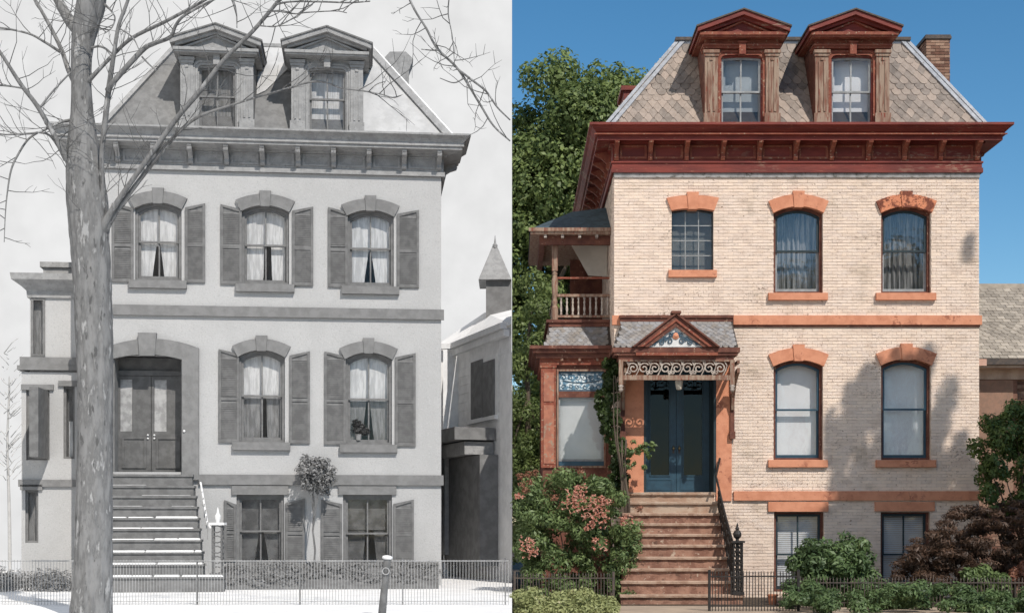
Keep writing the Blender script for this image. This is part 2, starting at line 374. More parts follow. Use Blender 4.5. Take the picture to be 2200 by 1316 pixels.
def sash_window(parent, u0, u1, z0, zc, rise, mframe, msash, mglass, y=.09, zmid=None, muntin=0, ft=.055, st=.05, light=None, hbars=()):
    """frame, two sashes with their rails, panes"""
    w_ = MB().ring(aloop(u0, u1, z0, zc, rise), inset(u0, u1, z0, zc, rise, ft), y, y + .12).build('window', mframe, parent)
    a, b, c, d, r = u0 + ft, u1 - ft, z0 + ft, zc - ft, rise * .95
    zm = zmid if zmid else (c + d) / 2
    up = MB().ring(aloop(a, b, zm - .02, d, r), [(a+st, zm + .02), (b-st, zm + .02)] + ([(b-st, d-st), (a+st, d-st)] if r <= 0 else arc(a+st, b-st, d-st-r*.9, d-st)[::-1]), y + .045, y + .085)
    lo = MB().ring([(a, c), (b, c), (b, zm + .02), (a, zm + .02)], [(a+st, c + st*1.4), (b-st, c + st*1.4), (b-st, zm - .015), (a+st, zm - .015)], y + .09, y + .125)
    if muntin:
        m_ = (a + b) / 2
        up.box(m_ - .016, m_ + .016, y + .05, y + .08, zm + .02, d - st*.5); lo.box(m_ - .016, m_ + .016, y + .092, y + .12, c + st, zm - .015)
    for hz in hbars:
        (up if hz > zm else lo).box(a + st*.8, b - st*.8, y + (.052 if hz > zm else .094), y + (.078 if hz > zm else .118), hz - .013, hz + .013)
    up.build('upper_sash', msash, w_); lo.build('lower_sash', light or msash, w_)
    MB().pxz(aloop(a+.02, b-.02, zm, d-.02, r), y + .062, y + .066).build('pane', mglass, w_)
    MB().box(a+.02, b-.02, y + .104, y + .108, c+.02, zm - .005).build('pane', mglass, w_)
    return w_

def spiral(cx, cz, r, y, turns=1.4, flip=1, start=0.0, n=16):
    return [(cx + flip * r * (1 - .8*k/n) * math.cos(start + 2*math.pi*turns*k/n), y, cz + r * (1 - .8*k/n) * math.sin(start + 2*math.pi*turns*k/n)) for k in range(n + 1)]

def dormer(parent, c, yf, zb, zopen, zent, zcor, zeave, zapex, hb, ho, hw, mtrim, mpil, mroof, msash, mglass, mside, y_back=1.5, label=None, muntin_h=(), blindm=None, zmid=None, light=None, detail=True, mcor=None):
    d = link('dormer', None, parent)
    # cheeks
    MB().box(c-hb, c-hb+.05, yf+.03, yf+y_back, zb, zcor).build('cheek', mside, d)
    MB().box(c+hb-.05, c+hb, yf+.03, yf+y_back, zb, zcor).build('cheek', mside, d)
    # front face round the window
    q = MB(); o_ = [(c-hb+.004, zb), (c+hb-.004, zb), (c+hb-.004, zent), (c-hb+.004, zent)]
    rr = .12
    def loop(t):
        a, b, z0, z1 = c-ho-t, c+ho+t, zb + .02, zopen + t
        pts = [(a, z0), (b, z0)]
        r_ = rr + t*.6
        for k in range(6): an = R(90*k/5); pts.append((b - r_ + r_*math.cos(an), z1 - r_ + r_*math.sin(an)))
        for k in range(6): an = R(90 + 90*k/5); pts.append((a + r_ + r_*math.cos(an), z1 - r_ + r_*math.sin(an)))
        return pts
    inn = loop(0)
    out_ = [(c-hb+.004, zb), (c+hb-.004, zb)] + [(c+hb-.004, zopen - .1 + .1*k/2) if k < 2 else (c + hb - .004 - (hb-.004)*(k-2)/3.5, zent) for k in range(6)] \
         + [(c - (hb-.004)*(k+.5)/3.5 if k < 3 else c-hb+.004, zent if k < 4 else zopen - .05*(k-3)) for k in range(6)]
    q.ring(out_, inn, yf, yf + .12); q.build('front_board', mtrim, d)['as_parent'] = 1
    MB().ring(loop(.10), loop(.055), yf - .035, yf - .002).ring(loop(.05), loop(.0), yf - .02, yf - .001).build('casing', mcor or mtrim, d)
    for s in (-1, 1):
        x = c + s * (hb - hw/2 - .005)
        p = MB().box(x-hw/2, x+hw/2, yf-.06, yf-.001, zb, zent - .1)
        p.box(x-hw/2-.03, x+hw/2+.03, yf-.09, yf-.062, zb, zb + .36)
        p.box(x-hw/2-.02, x+hw/2+.02, yf-.085, yf-.062, zent-.16, zent-.10).box(x-hw/2-.035, x+hw/2+.035, yf-.11, yf-.0, zent-.098, zent-.03)
        p.box(x-.035, x+.035, yf-.082, yf-.061, zent-.25, zent-.2)
        po = p.build('pilaster', mpil, d)
        MB().box(x-hw*.28, x-hw*.12, yf-.078, yf-.0605, zb+.40, zent-.28).box(x+hw*.12, x+hw*.28, yf-.078, yf-.0605, zb+.40, zent-.28).build('fluting', mpil, po)
    e = MB().box(c-hb-.03, c+hb+.03, yf-.10, yf+.3, zent, zent+.045).box(c-hb-.05, c+hb+.05, yf-.13, yf+.3, zent+.0455, zent+.085)
    e.box(c-hb, c+hb, yf-.05, yf+.3, zent+.0855, zcor-.085).build('entablature', mcor or mtrim, d)
    MB().box(c-.07, c+.07, yf-.16, yf-.0, zopen-.02, zent+.10).box(c-.10, c+.10, yf-.18, yf-.13, zent+.1005, zent+.13).build('keystone', mcor or mpil, d)
    # pediment hood
    yo = yf - .30
    MB().box(c-hb-.13, c+hb+.13, yo, yf+y_back*.9, zcor-.084, zcor-.02).box(c-hb-.10, c+hb+.10, yo+.03, yf+.3, zcor-.12, zcor-.0845).build('cornice', mcor or mtrim, d)
    E = hb + .185; th = .10; sl = (zapex - zeave) / E
    MB().pxz([(c-E+.12, zcor-.019), (c+E-.12, zcor-.019), (c, zapex - .20)], yo+.16, yf+y_back).build('tympanum', mtrim, d)
    rk = MB()
    for s in (-1, 1):
        rk.pxz([(c+s*E, zeave), (c, zapex), (c, zapex-th), (c+s*E, zeave-th)], yo-.05, yf+y_back+.3)
        rk.pxz([(c+s*(E-.10), zeave-th-.002+.10*sl), (c, zapex-th-.003), (c, zapex-th-.07), (c+s*(E-.10), zeave-th-.06+.10*sl)], yo+.05, yf+.3)
    ro = rk.build('hood', mtrim, d)
    q = MB()
    for s in (-1, 1):
        q.pxz([(c+s*(E-.24), zeave-th-.002+.14*sl-.07), (c, zapex-th-.075), (c, zapex-th-.105), (c+s*(E-.30), zeave-th-.03+.14*sl-.07)], yo+.10, yo+.159)
    q.build('pediment_moulding', mcor or mpil, ro)
    t = MB()
    for s in (-1, 1): t.pxz([(c+s*(E+.03), zeave+.028), (c, zapex+.033), (c, zapex+.003), (c+s*(E+.03), zeave-.008)], yo-.08, yf+y_back+.3)
    t.build('hood_roof', mroof, d)
    # window
    wn = sash_window(d, c-ho, c+ho, zb+.02, zopen+.0, .025, mtrim, msash, mglass, yf+.03, zmid, 1, .03, .045, light, muntin_h)
    if blindm:
        MB().box(c-ho+.02, c+ho-.02, yf+.30, yf+.31, zb+.02, zopen-.02).build('blind', blindm, wn)
    return d

def slates(parent, P, mesh_of, rows, keep, mats=None, lift=.014):
    """P(s,t)->(point, xaxis, slopeaxis, normal); rows = list of (t, kind, width); keep(s,t)->bool"""
    cnt = 0
    for k, (t, kind, wd, s0, s1) in enumerate(rows):
        n = int((s1 - s0) / wd) + 2
        off = (wd/2 if k % 2 else 0)
        for i in range(n):
            s = s0 + i*wd + off - wd*.5
            if not keep(s, t): continue
            pt, ax, sl, nr = P(s, t)
            ang = random.uniform(-.012, .012)
            ax2 = (ax*math.cos(ang) + sl*math.sin(ang)); sl2 = nr.cross(ax2)
            sl3 = (sl2 + nr * -.06).normalized(); nr3 = ax2.cross(sl3).normalized()
            mtx = Matrix((ax2, sl3, nr3)).transposed().to_4x4()
            o = link('slate', mesh_of[kind], parent); o.matrix_local = Matrix.Translation(pt + nr * (lift + random.uniform(0, .004))) @ mtx
            cnt += 1
    return cnt
def slate_mesh(kind, wd, h, m, th=.013):
    a = wd * .47
    if kind == 'point': p = [(-a, 0), (0, -h*.62), (a, 0), (a, h*.7), (-a, h*.7)]
    elif kind == 'round': p = [(-a, -h*.05), (-a*.62, -h*.42), (0, -h*.5), (a*.62, -h*.42), (a, -h*.05), (a, h*.7), (-a, h*.7)]
    elif kind == 'hex': p = [(-a, -h*.1), (-a*.5, -h*.5), (a*.5, -h*.5), (a, -h*.1), (a, h*.7), (-a, h*.7)]
    else: p = [(-a, -h*.5), (a, -h*.5), (a, h*.7), (-a, h*.7)]
    return MB().pxy(p, 0, th).mesh('slate', m)

def bricks(parent, u0, u1, z0, z1, holes, m, course=.068, length=.213, gap=.009, y=0.0, dep=.03, single=300, order=None, gx=.005):
    """a running bond with real joints: 'single' of them as objects of their own, the rest in one mesh"""
    full, rest = [], []
    nz = int((z1 - z0) / course)
    for j in range(nz):
        za, zb_ = z0 + j*course + gap/2, z0 + (j+1)*course - gap/2; zc = (za + zb_)/2
        x = u0 - (length/2 if j % 2 else 0)
        while x < u1:
            segs = [(max(x + gx/2, u0), min(x + length - gx/2, u1))]
            for h in holes:
                if h[2] - .01 < zc < h[3] + .01:
                    ns = []
                    for a, b in segs:
                        if h[1] <= a or h[0] >= b: ns.append((a, b)); continue
                        if a < h[0]: ns.append((a, h[0]))
                        if b > h[1]: ns.append((h[1], b))
                    segs = ns
            for a, b in segs:
                if b - a < .02: continue
                (full if b - a > length - gx - .002 else rest).append((a, b, za, zb_))
            x += length
    if order: full.sort(key=order)
    me = MB().box(-(length-gx)/2, (length-gx)/2, 0, dep, -(course-gap)/2, (course-gap)/2).mesh('brick', m)
    for a, b, za, zb_ in full[:single]:
        link('brick', me, parent, loc=((a+b)/2, y + random.uniform(-.004, .003), (za+zb_)/2), rot=(random.uniform(-.01,.01), random.uniform(-.008,.008), random.uniform(-.012,.012)))
    rest += full[single:]
    if rest:
        vs, fs, at = [], [], []
        for a, b, za, zb_ in rest:
            k = len(vs); j = random.uniform(-.004, .003); t1, t2 = random.uniform(-.002,.002), random.uniform(-.002,.002)
            vs += [(a, y+j+t1, za), (b, y+j+t2, za), (b, y+j+t2, zb_), (a, y+j+t1, zb_), (a, y+dep, za), (b, y+dep, za), (b, y+dep, zb_), (a, y+dep, zb_)]
            fs += [(k,k+1,k+2,k+3), (k,k+4,k+5,k+1), (k+1,k+5,k+6,k+2), (k+2,k+6,k+7,k+3), (k+3,k+7,k+4,k)]
            at += [random.random()] * 5
        me2 = bpy.data.meshes.new('brickwork'); me2.from_pydata(vs, [], fs); me2.materials.append(m)
        av = me2.attributes.new('v', 'FLOAT', 'FACE'); av.data.foreach_set('value', at)
        link('brickwork', me2, parent, 'stuff')

# ------------------------------------------------------------------ foliage
def leaves(name, clumps, n, size, m, parent=None, seed=1, up=.35, kind=None, aspect=.55, shell=.55, clip=None, droop=0.0, jitter=.5):
    rg = np.random.default_rng(seed); c = np.array([k[:3] for k in clumps], float); r = np.array([k[3:6] for k in clumps], float)
    wgt = (r.prod(1)) ** (2/3); wgt /= wgt.sum(); idx = rg.choice(len(c), n, p=wgt)
    d = rg.normal(size=(n, 3)); d /= np.linalg.norm(d, axis=1)[:, None]
    rad = shell + (1 - shell) * rg.random(n) ** .6 + rg.normal(0, .06, n)
    p = c[idx] + d * r[idx] * rad[:, None]
    nr = d + rg.normal(0, jitter, (n, 3)) + np.array([0, -.15, up]); nr /= np.linalg.norm(nr, axis=1)[:, None]
    a = np.cross(nr, rg.normal(size=(n, 3))); a[:, 2] -= droop; a -= nr * (a*nr).sum(1)[:, None]; a /= np.linalg.norm(a, axis=1)[:, None] + 1e-9
    b = np.cross(nr, a); s = size * (.45 + 1.1 * rg.random(n) ** 1.3)[:, None]
    v = np.stack([p - a*s*.5, p + b*s*aspect*.5 + nr*s*.10, p + a*s*.55 - nr*s*.06, p - b*s*aspect*.5 + nr*s*.10], 1)
    if clip is not None:
        k = clip(p); v = v[k]; idx = idx[k]; n = len(v)
    me = bpy.data.meshes.new(name); me.vertices.add(4*n); me.vertices.foreach_set('co', v.reshape(-1).astype(np.float32))
    me.loops.add(4*n); me.loops.foreach_set('vertex_index', np.arange(4*n, dtype=np.int32))
    me.polygons.add(n); me.polygons.foreach_set('loop_start', np.arange(0, 4*n, 4, dtype=np.int32)); me.polygons.foreach_set('loop_total', np.full(n, 4, np.int32))
    me.update(calc_edges=True); tone = rg.random(len(c))
    at = me.attributes.new('v', 'FLOAT', 'FACE'); at.data.foreach_set('value', np.clip(rg.random(n) * .6 + tone[idx] * .4, 0, 1).astype(np.float32))
    me.materials.append(m)
    return link(name, me, parent, kind)
def crown(center, rad, count, rmin, rmax, seed, inner=.55, flat=1.0, clip=None):
    rg = np.random.default_rng(seed); out_ = []
    while len(out_) < count:
        d = rg.normal(size=3); d /= np.linalg.norm(d); k = inner + (1-inner) * rg.random(); r = rmin + (rmax-rmin)*rg.random()
        p = np.array(center) + d * (np.array(rad) - r*.6) * k
        if clip and not clip(p, r): continue
        out_.append((*p, r, r, r*flat))
    return out_
def limbs(parent, base, top, r0, clumps, m, seed=3, n=10, name='trunk'):
    rg = random.Random(seed); base, top = Vector(base), Vector(top); mb = MB()
    pts = [base + (top-base)*k/6 + Vector((rg.uniform(-.04,.04), rg.uniform(-.04,.04), 0))*(top-base).length*(.5 if 0 < k else 0) for k in range(7)]
    mb.tube(pts, [r0*(1.25 if k == 0 else 1 - .12*k) for k in range(7)], 9)
    t = mb.build(name, m, parent, smooth=True)
    for q in rg.sample(list(clumps), min(n, len(clumps))):
        q = Vector(q[:3]); s = pts[rg.randint(2, 5)]; mid = s.lerp(q, .5) + Vector((rg.uniform(-.1,.1), rg.uniform(-.1,.1), .12))*(q-s).length
        MB().tube([s, s.lerp(mid, .6), mid, mid.lerp(q, .6), q], [r0*.42, r0*.34, r0*.26, r0*.16, r0*.07], 7).build('limb', m, parent, smooth=True)
    return t

# ================================================================== THE BRICK HOUSE (right, in colour)
FR = Frame(2.2, 0.0, 0.0); FR.mid = 1700
U, Z = FR.u, FR.z
def U2(px, y=0.0): return FR.u(px, y)
def Z2(py, y=0.0): return FR.z(py, None, y)
HW, HD = 7.83, 8.0
house = thing('brick_house', 'cream painted brick house with red cornice, slate mansard roof and teal double door', 'house', (2.2, 0, 0))
zfr = Z2(372)                                         # bottom of the frieze
ztop = 10.0
win2 = [(U2(1662), U2(1768), Z2(630), Z2(444), .14), (U2(1893), U2(2000), Z2(630), Z2(444), .14)]
win1 = [(U2(1662), U2(1768), Z2(988), Z2(773), .14), (U2(1893), U2(2000), Z2(988), Z2(771), .14)]
winb = [(U2(1663), U2(1770), .12, Z2(1098), 0), (U2(1892), U2(1998), .12, Z2(1097), 0)]
wins = [(U2(1443), U2(1533), Z2(581), Z2(448), .05)]
door = (U2(1383), U2(1538), Z2(1057), Z2(772))
holes = [h[:4] for h in win2 + win1 + winb + wins] + [door]
wl = MB(); wall_with_holes(wl, HW, 0, ztop, .014, holes)
wl.add([(0,.014,0),(0,HD,0),(0,HD,ztop),(0,.014,ztop)], [(0,1,2,3)]).add([(HW,.014,0),(HW,HD,0),(HW,HD,ztop),(HW,.014,ztop)], [(0,1,2,3)])
wl.add([(0,HD,0),(HW,HD,0),(HW,HD,ztop),(0,HD,ztop)], [(0,1,2,3)]).add([(0,.014,ztop),(HW,.014,ztop),(HW,HD,ztop),(0,HD,ztop)], [(0,1,2,3)])
wl.box(.3, HW-.3, 1.6, 1.65, .02, ztop-.05)
wall = wl.build('wall', mortar, house)
bricks(wall, -.006, HW+.006, 0.0, zfr + .02, holes, cream, single=300,
       order=lambda b: ((b[0]+b[1])/2 + 2.2)**2 + (b[2]-CAMZ)**2 if (b[0] > U2(1585) and b[2] > Z2(1050)) else 1e6)
# left return of the brickwork, seen edge-on behind the porch
sb = bpy.data.objects.new('side_wall', None); COL.objects.link(sb); sb.parent = house; sb.rotation_euler = (0, 0, R(-90)); sb.location = (0, 8, 0)
bricks(sb, 0, 7.97, 0, zfr+.02, [], cream, single=0, y=-.006)

# stone bands
st = MB().box(U2(1576,-.06), HW+.05, -.06, .02, Z2(697,-.06), Z2(677,-.06)).build('belt_course', orange, house)
MB().box(U2(1576,-.03), HW+.02, -.03, .01, Z2(702,-.03), Z2(697,-.06)-.002).build('belt_course', brownw, house)  # brown strip under the belt paints the belt's shadow
MB().box(-.05, .14, -.06, .06, Z2(697,-.06), Z2(677,-.06)).build('belt_course', orange, house)
MB().box(U2(1577,-.06), HW+.05, -.06, .02, Z2(1074,-.06), Z2(1054,-.06)).box(-.05, U2(1340), -.06, .02, Z2(1074,-.06), Z2(1054,-.06)).build('water_table', orange, house)
MB().box(-.012, HW+.012, -.03, .05, zfr-.10, zfr-.002).build('frieze_shadow_band', mat('shadow_grey', (.34,.33,.32), (.22,.21,.20), .85, 6, fleck=((.10,.09,.08), 12, .58, .1)), house)  # grey strip painting the cornice shadow on the wall under the frieze

# cornice, swept round three sides
ov = .56
zt = Z2(262, -ov); z1 = Z2(284, -ov+.12); z2 = Z2(288, -.47); z3 = Z2(300, -.40)
prof = [(.02, zfr), (.07, zfr), (.07, zfr+.10), (.05, zfr+.105), (.05, zfr+.20), (.075, zfr+.205), (.075, zfr+.24), (.04, zfr+.245), (.04, zfr+.60),
        (.10, zfr+.61), (.10, zfr+.66), (.38, z3), (.38, z2-.01), (.43, z2), (.43, z2+.035), (.41, z1), (.44, z1+.03), (.49, z1+.08), (.50, zt-.075), (ov-.01, zt-.055), (ov, zt-.05), (ov, zt), (0.0, zt+.02), (0.0, zfr)]
cor = sweep(prof, HW, HD).build('cornice', red, house)
cq = MB()
for s in range(1): cq.box(-.455, HW+.455, -.455, -.43, z2+.002, z2+.028)
cq.build('fillet', redlite, cor)  # lighter red paints the sunlit edge line of the cornice
bm_ = bracket_mesh('bracket', redlite, .48, .34, .09)
bpx = [1320 + 78.3*k for k in range(11)]
bz = zfr + .255
for k, p in enumerate(bpx):
    u = FR.u(p, -.2); u = max(.04, min(HW-.04, u))
    b = link('bracket', bm_, cor, loc=(u, -.04, bz))
us = [max(.04, min(HW-.04, FR.u(p, -.2))) for p in bpx]
for a, b in zip(us[:-1], us[1:]):
    MB().ring([(a+.07, bz+.04), (b-.07, bz+.04), (b-.07, bz+.33), (a+.07, bz+.33)], [(a+.12, bz+.085), (b-.12, bz+.085), (b-.12, bz+.285), (a+.12, bz+.285)], -.065, -.039).build('frieze_panel', redlite, cor)  # lighter red paints the light along the panel outlines
for sx in (0, 1):
    for k in range(1, 8):
        link('bracket', bm_, cor, loc=((-.04 if sx == 0 else HW+.04), -.0 + k*.78, bz), rot=(0, 0, R(-90 if sx == 0 else 90)))

# mansard roof
zr0, zr1, yr0, yr1 = zt - .02, Z2(92, 1.5), .1, 1.5
xl0, xr0 = 1.994 - 2.2, 10.277 - 2.2; xl1, xr1 = FR.u(1462, 1.5), FR.u(1943, 1.5)
rf = MB().hexa([(xl0,yr0,zr0),(xr0,yr0,zr0),(xr0,HD-.1,zr0),(xl0,HD-.1,zr0)], [(xl1,yr1,zr1),(xr1,yr1,zr1),(xr1,HD-1.5,zr1),(xl1,HD-1.5,zr1)]).build('roof', slateb, house)
for (a, b) in (((xl0,yr0,zr0),(xl1,yr1,zr1)), ((xr0,yr0,zr0),(xr1,yr1,zr1))):
    A, B = Vector(a), Vector(b); sgn = 1 if a[0] > 3 else -1
    MB().bar(A + Vector((-sgn*.06,-.03,.03)), B + Vector((-sgn*.06,-.03,.03)), .085, .05, (0, -.86, .5)).bar(A + Vector((sgn*.055,0,.04)), B + Vector((sgn*.055,0,.04)), .075, .07, (0, -.86, .5)).build('hip_flashing', metal, rf)
MB().box(xl1-.10, xr1+.10, yr1-.05, HD-1.4, zr1-.035, zr1+.03).build('roof_curb', metal, rf)
MB().box(xl1-.12, xr1+.12, yr1-.10, HD-1.35, zr1+.031, zr1+.10).build('roof_edge', rustiron, rf)
slope = Vector((0, yr1-yr0, zr1-zr0)); sl_len = slope.length; sl = slope.normalized(); ax = Vector((1,0,0)); nrm = ax.cross(sl)
def Pm(s, t): return Vector((s, yr0, zr0)) + sl*t, ax, sl, nrm
YD = .10
dorm = [(FR.u(1593, YD), .80), (FR.u(1830, YD), .80)]
def keepm(s, t):
    k = t / sl_len; a = xl0 + (xl1-xl0)*k; b = xr0 + (xr1-xr0)*k
    if not (a + .06 < s < b - .06) or t > sl_len - .08: return False
    y = yr0 + (yr1-yr0)*k
    return not any(abs(s - c) < hb - .02 and y > .12 for c, hb in dorm)
kinds = ['point']*6 + ['round']*4 + ['point']*3 + ['round']*3
rows = []; t = .10; k = 0
while t < sl_len and k < len(kinds):
    rows.append((t, kinds[k], .215, xl0, xr0)); t += (.155 if kinds[k] == 'point' else .175); k += 1
ms = {'point': slate_mesh('point', .215, .31, slate), 'round': slate_mesh('round', .215, .25, slate)}
nsl = slates(rf, Pm, ms, rows, keepm)

# dormers
for i, (c, hb) in enumerate(dorm):
    dormer(house, c, YD, zt+.0, Z2(119,YD), Z2(107,YD), Z2(67,YD-.27), Z2(58,YD-.32), Z2(22,YD-.32), hb, .455, .28, red, wood, rustiron, sash, glass_n, brownw, mcor=redlite,
           blindm=(blindg if i == 0 else blind), zmid=Z2(197,YD+.05), light=sash, label=None)
# chimney
ch = bpy.data.objects.new('chimney', None); COL.objects.link(ch); ch.parent = house
cy = 3.0; cx0, cx1, cz0, cz1 = FR.u(1990, cy), FR.u(2041, cy), 10.0, FR.z(84, 2015, cy)
MB().box(cx0+.012, cx1-.012, cy+.012, cy+.80, cz0, cz1).build('flue', rmortar, ch)['as_parent'] = 1
bricks(ch, cx0, cx1, cz0, cz1, [], redbrick, .072, .215, .012, cy, .03, 80)
sd = bpy.data.objects.new('chimney_side', None); COL.objects.link(sd); sd.parent = ch; sd.rotation_euler = (0,0,R(-90)); sd.location = (cx0, cy+.8, 0)
bricks(sd, 0, .79, cz0, cz1, [], redbrick, .072, .215, .012, 0, .03, 80)
MB().box(cx0-.03, cx1+.03, cy-.03, cy+.83, cz1, cz1+.06).box(cx0-.015, cx1+.015, cy-.015, cy+.815, cz1+.061, cz1+.10).build('cap', rustiron, ch)
# side dormer end, poking out behind the left hip
sy = 4.2; a, b = FR.u(1336, sy), FR.u(1400, sy)
MB().box(a+.05, b, sy, sy+1.2, 10.2, FR.z(195, 1340, sy)).box(a-.02, b, sy-.06, sy+1.26, FR.z(195,1340,sy)+.002, FR.z(190,1340,sy)+.05).build('side_dormer', red, house)

# windows
def modern(h, two, msash, mblind, zm, light=None, worn=False, lower=None, gl=None):
    u0, u1, z0, zc, r = h
    wn = sash_window(house, u0, u1, z0, zc, r, brownw, msash, gl or glass_n, .09, zm, two, .055, .05, light)
    lintel(wn, u0, u1, zc, r, orangew if worn else orange)
    sill(wn, u0-.12, u1+.09, z0, orange)
    if mblind is blind:
        MB().pxz(aloop(u0+.03, u1-.03, (lower or z0)+.05, zc-.05, r), .34, .35).build('blind', mblind, wn)
    else:
        q = MB(); n = 26                                # a gathered curtain, made paler and full height to imitate reflected sky
        xs = [u0+.04+(u1-u0-.08)*k/n for k in range(n+1)]
        q.add([(x, .46+.03*math.sin(k*1.9)+.012*math.sin(k*4.1), z) for z in (z0+.05, zc-.05) for k, x in enumerate(xs)], [(k, k+1, n+k+2, n+k+1) for k in range(n)])
        q.build('curtain', curtain, wn)
    return wn
modern(win2[0], 0, dkteal, curtain, Z2(540,.15), sash, gl=glass_u)
modern(win2[1], 0, dkteal, curtain, Z2(540,.15), sash, worn=True, gl=glass_u)
modern(win1[0], 0, teal, blind, Z2(880,.15), None)
modern(win1[1], 0, teal, blind, Z2(879,.15), None)
for h in winb:
    u0, u1, z0, zc, r = h
    wn = sash_window(house, u0, u1, z0, zc, 0, brownw, dkteal, glass_n, .09, Z2(1190,.15), 1, .055, .05)
    MB().box(u0-.13, u1+.09, -.05, .1, zc, Z2(1077,-.05)).build('lintel', orange, wn)
    q = MB()
    for k in range(34): q.box(u0+.05, u1-.05, .33, .345, zc-.12-k*.045, zc-.085-k*.045)
    q.build('blind', blind, wn)
# small leaded window
u0, u1, z0, zc, r = wins[0]
wn = MB().ring(aloop(u0, u1, z0, zc, r), inset(u0, u1, z0, zc, r, .02), .10, .16).build('window', dkteal, house)
for k in range(3):
    for j in range(4):
        a, b = u0+.02+(u1-u0-.04)*k/3, u0+.02+(u1-u0-.04)*(k+1)/3; c, d = z0+.02+(zc-z0-.04)*j/4, z0+.02+(zc-z0-.04)*(j+1)/4
        MB().box(a+.009, b-.009, .125, .13, c+.009, d-.009).build('pane', glass_n, wn)
q = MB()
for k in (1, 2): x = u0+.02+(u1-u0-.04)*k/3; q.box(x-.009, x+.009, .118, .137, z0+.02, zc-.03)
for j in (1, 2, 3): zz = z0+.02+(zc-z0-.04)*j/4; q.box(u0+.02, u1-.02, .115, .14, zz-.009, zz+.009)
q.build('muntin', sash, wn)
MB().box(u0, u1, .30, .31, z0, zc).build('backing', mat('dim_glass_back', (.15,.155,.15), (.10,.11,.11), .6, 2), wn)
lintel(wn, u0, u1, zc, r, orange, th=.27, ext=.11)
sill(wn, u0-.07, u1+.06, z0, orange)

# doorway
dr = bpy.data.objects.new('doorway', None); COL.objects.link(dr); dr.parent = house
d0, d1, dz0, dz1 = door
jl, jr = U2(1340,-.04), U2(1572,-.04)
MB().box(jl, d0-.002, -.04, .015, dz0-.18, dz1+.05).build('door_jamb', orange, dr); MB().box(d1+.002, jr, -.04, .015, dz0-.18, dz1+.05).build('door_jamb', orange, dr)
MB().box(d0-.001, d0+.05, -.03, .76, dz0, dz1).box(d1-.05, d1+.001, -.03, .76, dz0, dz1).box(d0+.05, d1-.05, .0, .76, dz1-.06, dz1).build('door_frame', dkteal, dr)
mid = (d0+d1)/2
for s, (a, b) in enumerate(((d0+.052, mid-.004), (mid+.004, d1-.052))):
    ld = MB()
    gl_, gr_ = (a+.155, b-.155); gz0, gz1 = Z2(1020,.64), Z2(812,.64)
    ld.ring([(a, dz0+.01), (b, dz0+.01), (b, dz1-.062), (a, dz1-.062)], [(gl_, gz0), (gr_, gz0), (gr_, gz1), (gl_, gz1)], .63, .68)
    lf = ld.build('door', teal, dr)
    MB().ring([(gl_-.025, gz0-.025), (gr_+.025, gz0-.025), (gr_+.025, gz1+.025), (gl_-.025, gz1+.025)], [(gl_, gz0), (gr_, gz0), (gr_, gz1), (gl_, gz1)], .612, .629).build('moulding', teal, lf)
    MB().box(gl_, gr_, .65, .66, gz0, gz1).build('pane', glass_d, lf)
    MB().ring([(a+.08, dz0+.06), (b-.08, dz0+.06), (b-.08, gz0-.08), (a+.08, gz0-.08)], [(a+.11, dz0+.09), (b-.11, dz0+.09), (b-.11, gz0-.11), (a+.11, gz0-.11)], .618, .629).build('panel', teal, lf)
    kx = b-.06 if s == 0 else a+.06; kz = Z2(962,.6)
    MB().tube([(kx,.629,kz),(kx,.59,kz)], [.012,.012], 8).tube([(kx,.595,kz),(kx,.575,kz),(kx,.555,kz),(kx,.545,kz)], [.018,.034,.03,.012], 10).build('knob', mat('brass_%d' % s, (.35,.28,.16), None, .35, metal=.8), lf, smooth=True)
    MB().box(kx-.02, kx+.02, .622, .629, kz-.11, kz+.06).build('lock_plate', rustiron, lf)
MB().box(d0, d1, .90, .92, dz0, dz1).build('vestibule', dark, dr)
MB().box(d0+.05, d1-.05, -.02, .63, dz0-.05, dz0+.004).build('door_sill', stonel, dr)

# stoop
sp = bpy.data.objects.new('stoop', None); COL.objects.link(sp); sp.parent = house
def stepbox(name, l, r_, yf, yb, ztp, zbt, m, nose=.055):
    o = MB().box(l, r_, yf, yb, zbt, ztp-.055).build(name, m, sp)
    rs_ = random.Random(int(ztp*1000)); n_ = 26; fr_ = [(l-.02+(r_-l+.04)*k/n_, yf-nose+rs_.uniform(-.008,.010), rs_.uniform(-.006,.003)) for k in range(n_+1)]
    t_ = MB(); vs_, fs_ = [], []                        # a worn tread with an uneven front edge
    for x_, y_, dz_ in fr_: vs_ += [(x_, yb, ztp), (x_, y_+.012, ztp), (x_, y_, ztp-.012+dz_), (x_, y_+.004, ztp-.0545+dz_*.5), (x_, yb, ztp-.0545)]
    for k in range(n_):
        for j in range(5): fs_.append((k*5+j, k*5+(j+1) % 5, (k+1)*5+(j+1) % 5, (k+1)*5+j))
    fs_ += [(0,1,2,3,4), tuple(n_*5+j for j in range(5))]
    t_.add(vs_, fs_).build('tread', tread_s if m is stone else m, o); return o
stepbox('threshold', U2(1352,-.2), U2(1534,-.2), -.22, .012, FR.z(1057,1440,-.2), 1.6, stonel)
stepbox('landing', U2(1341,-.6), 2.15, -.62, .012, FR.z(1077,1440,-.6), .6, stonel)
ty = [1101, 1123, 1146, 1169, 1195, 1220, 1247, 1276]
for k, py in enumerate(ty):
    y = -.90 - .262*k; kk = (k+1)/8
    zt_ = FR.z(py, 1440, y); r_ = 2.15 if k < 7 else 2.32
    stepbox('step', FR.u(1340 - 6*kk, y), r_, y, y+.34 if k < 7 else y+.35, zt_, .0, stone)
MB().box(U2(1350,-.8)+.1, U2(1530,-.8)-.05, -.86, .01, .02, FR.z(1101,1440,-.9)-.1).build('core', stone, sp)
ybot = -.90 - .262*7

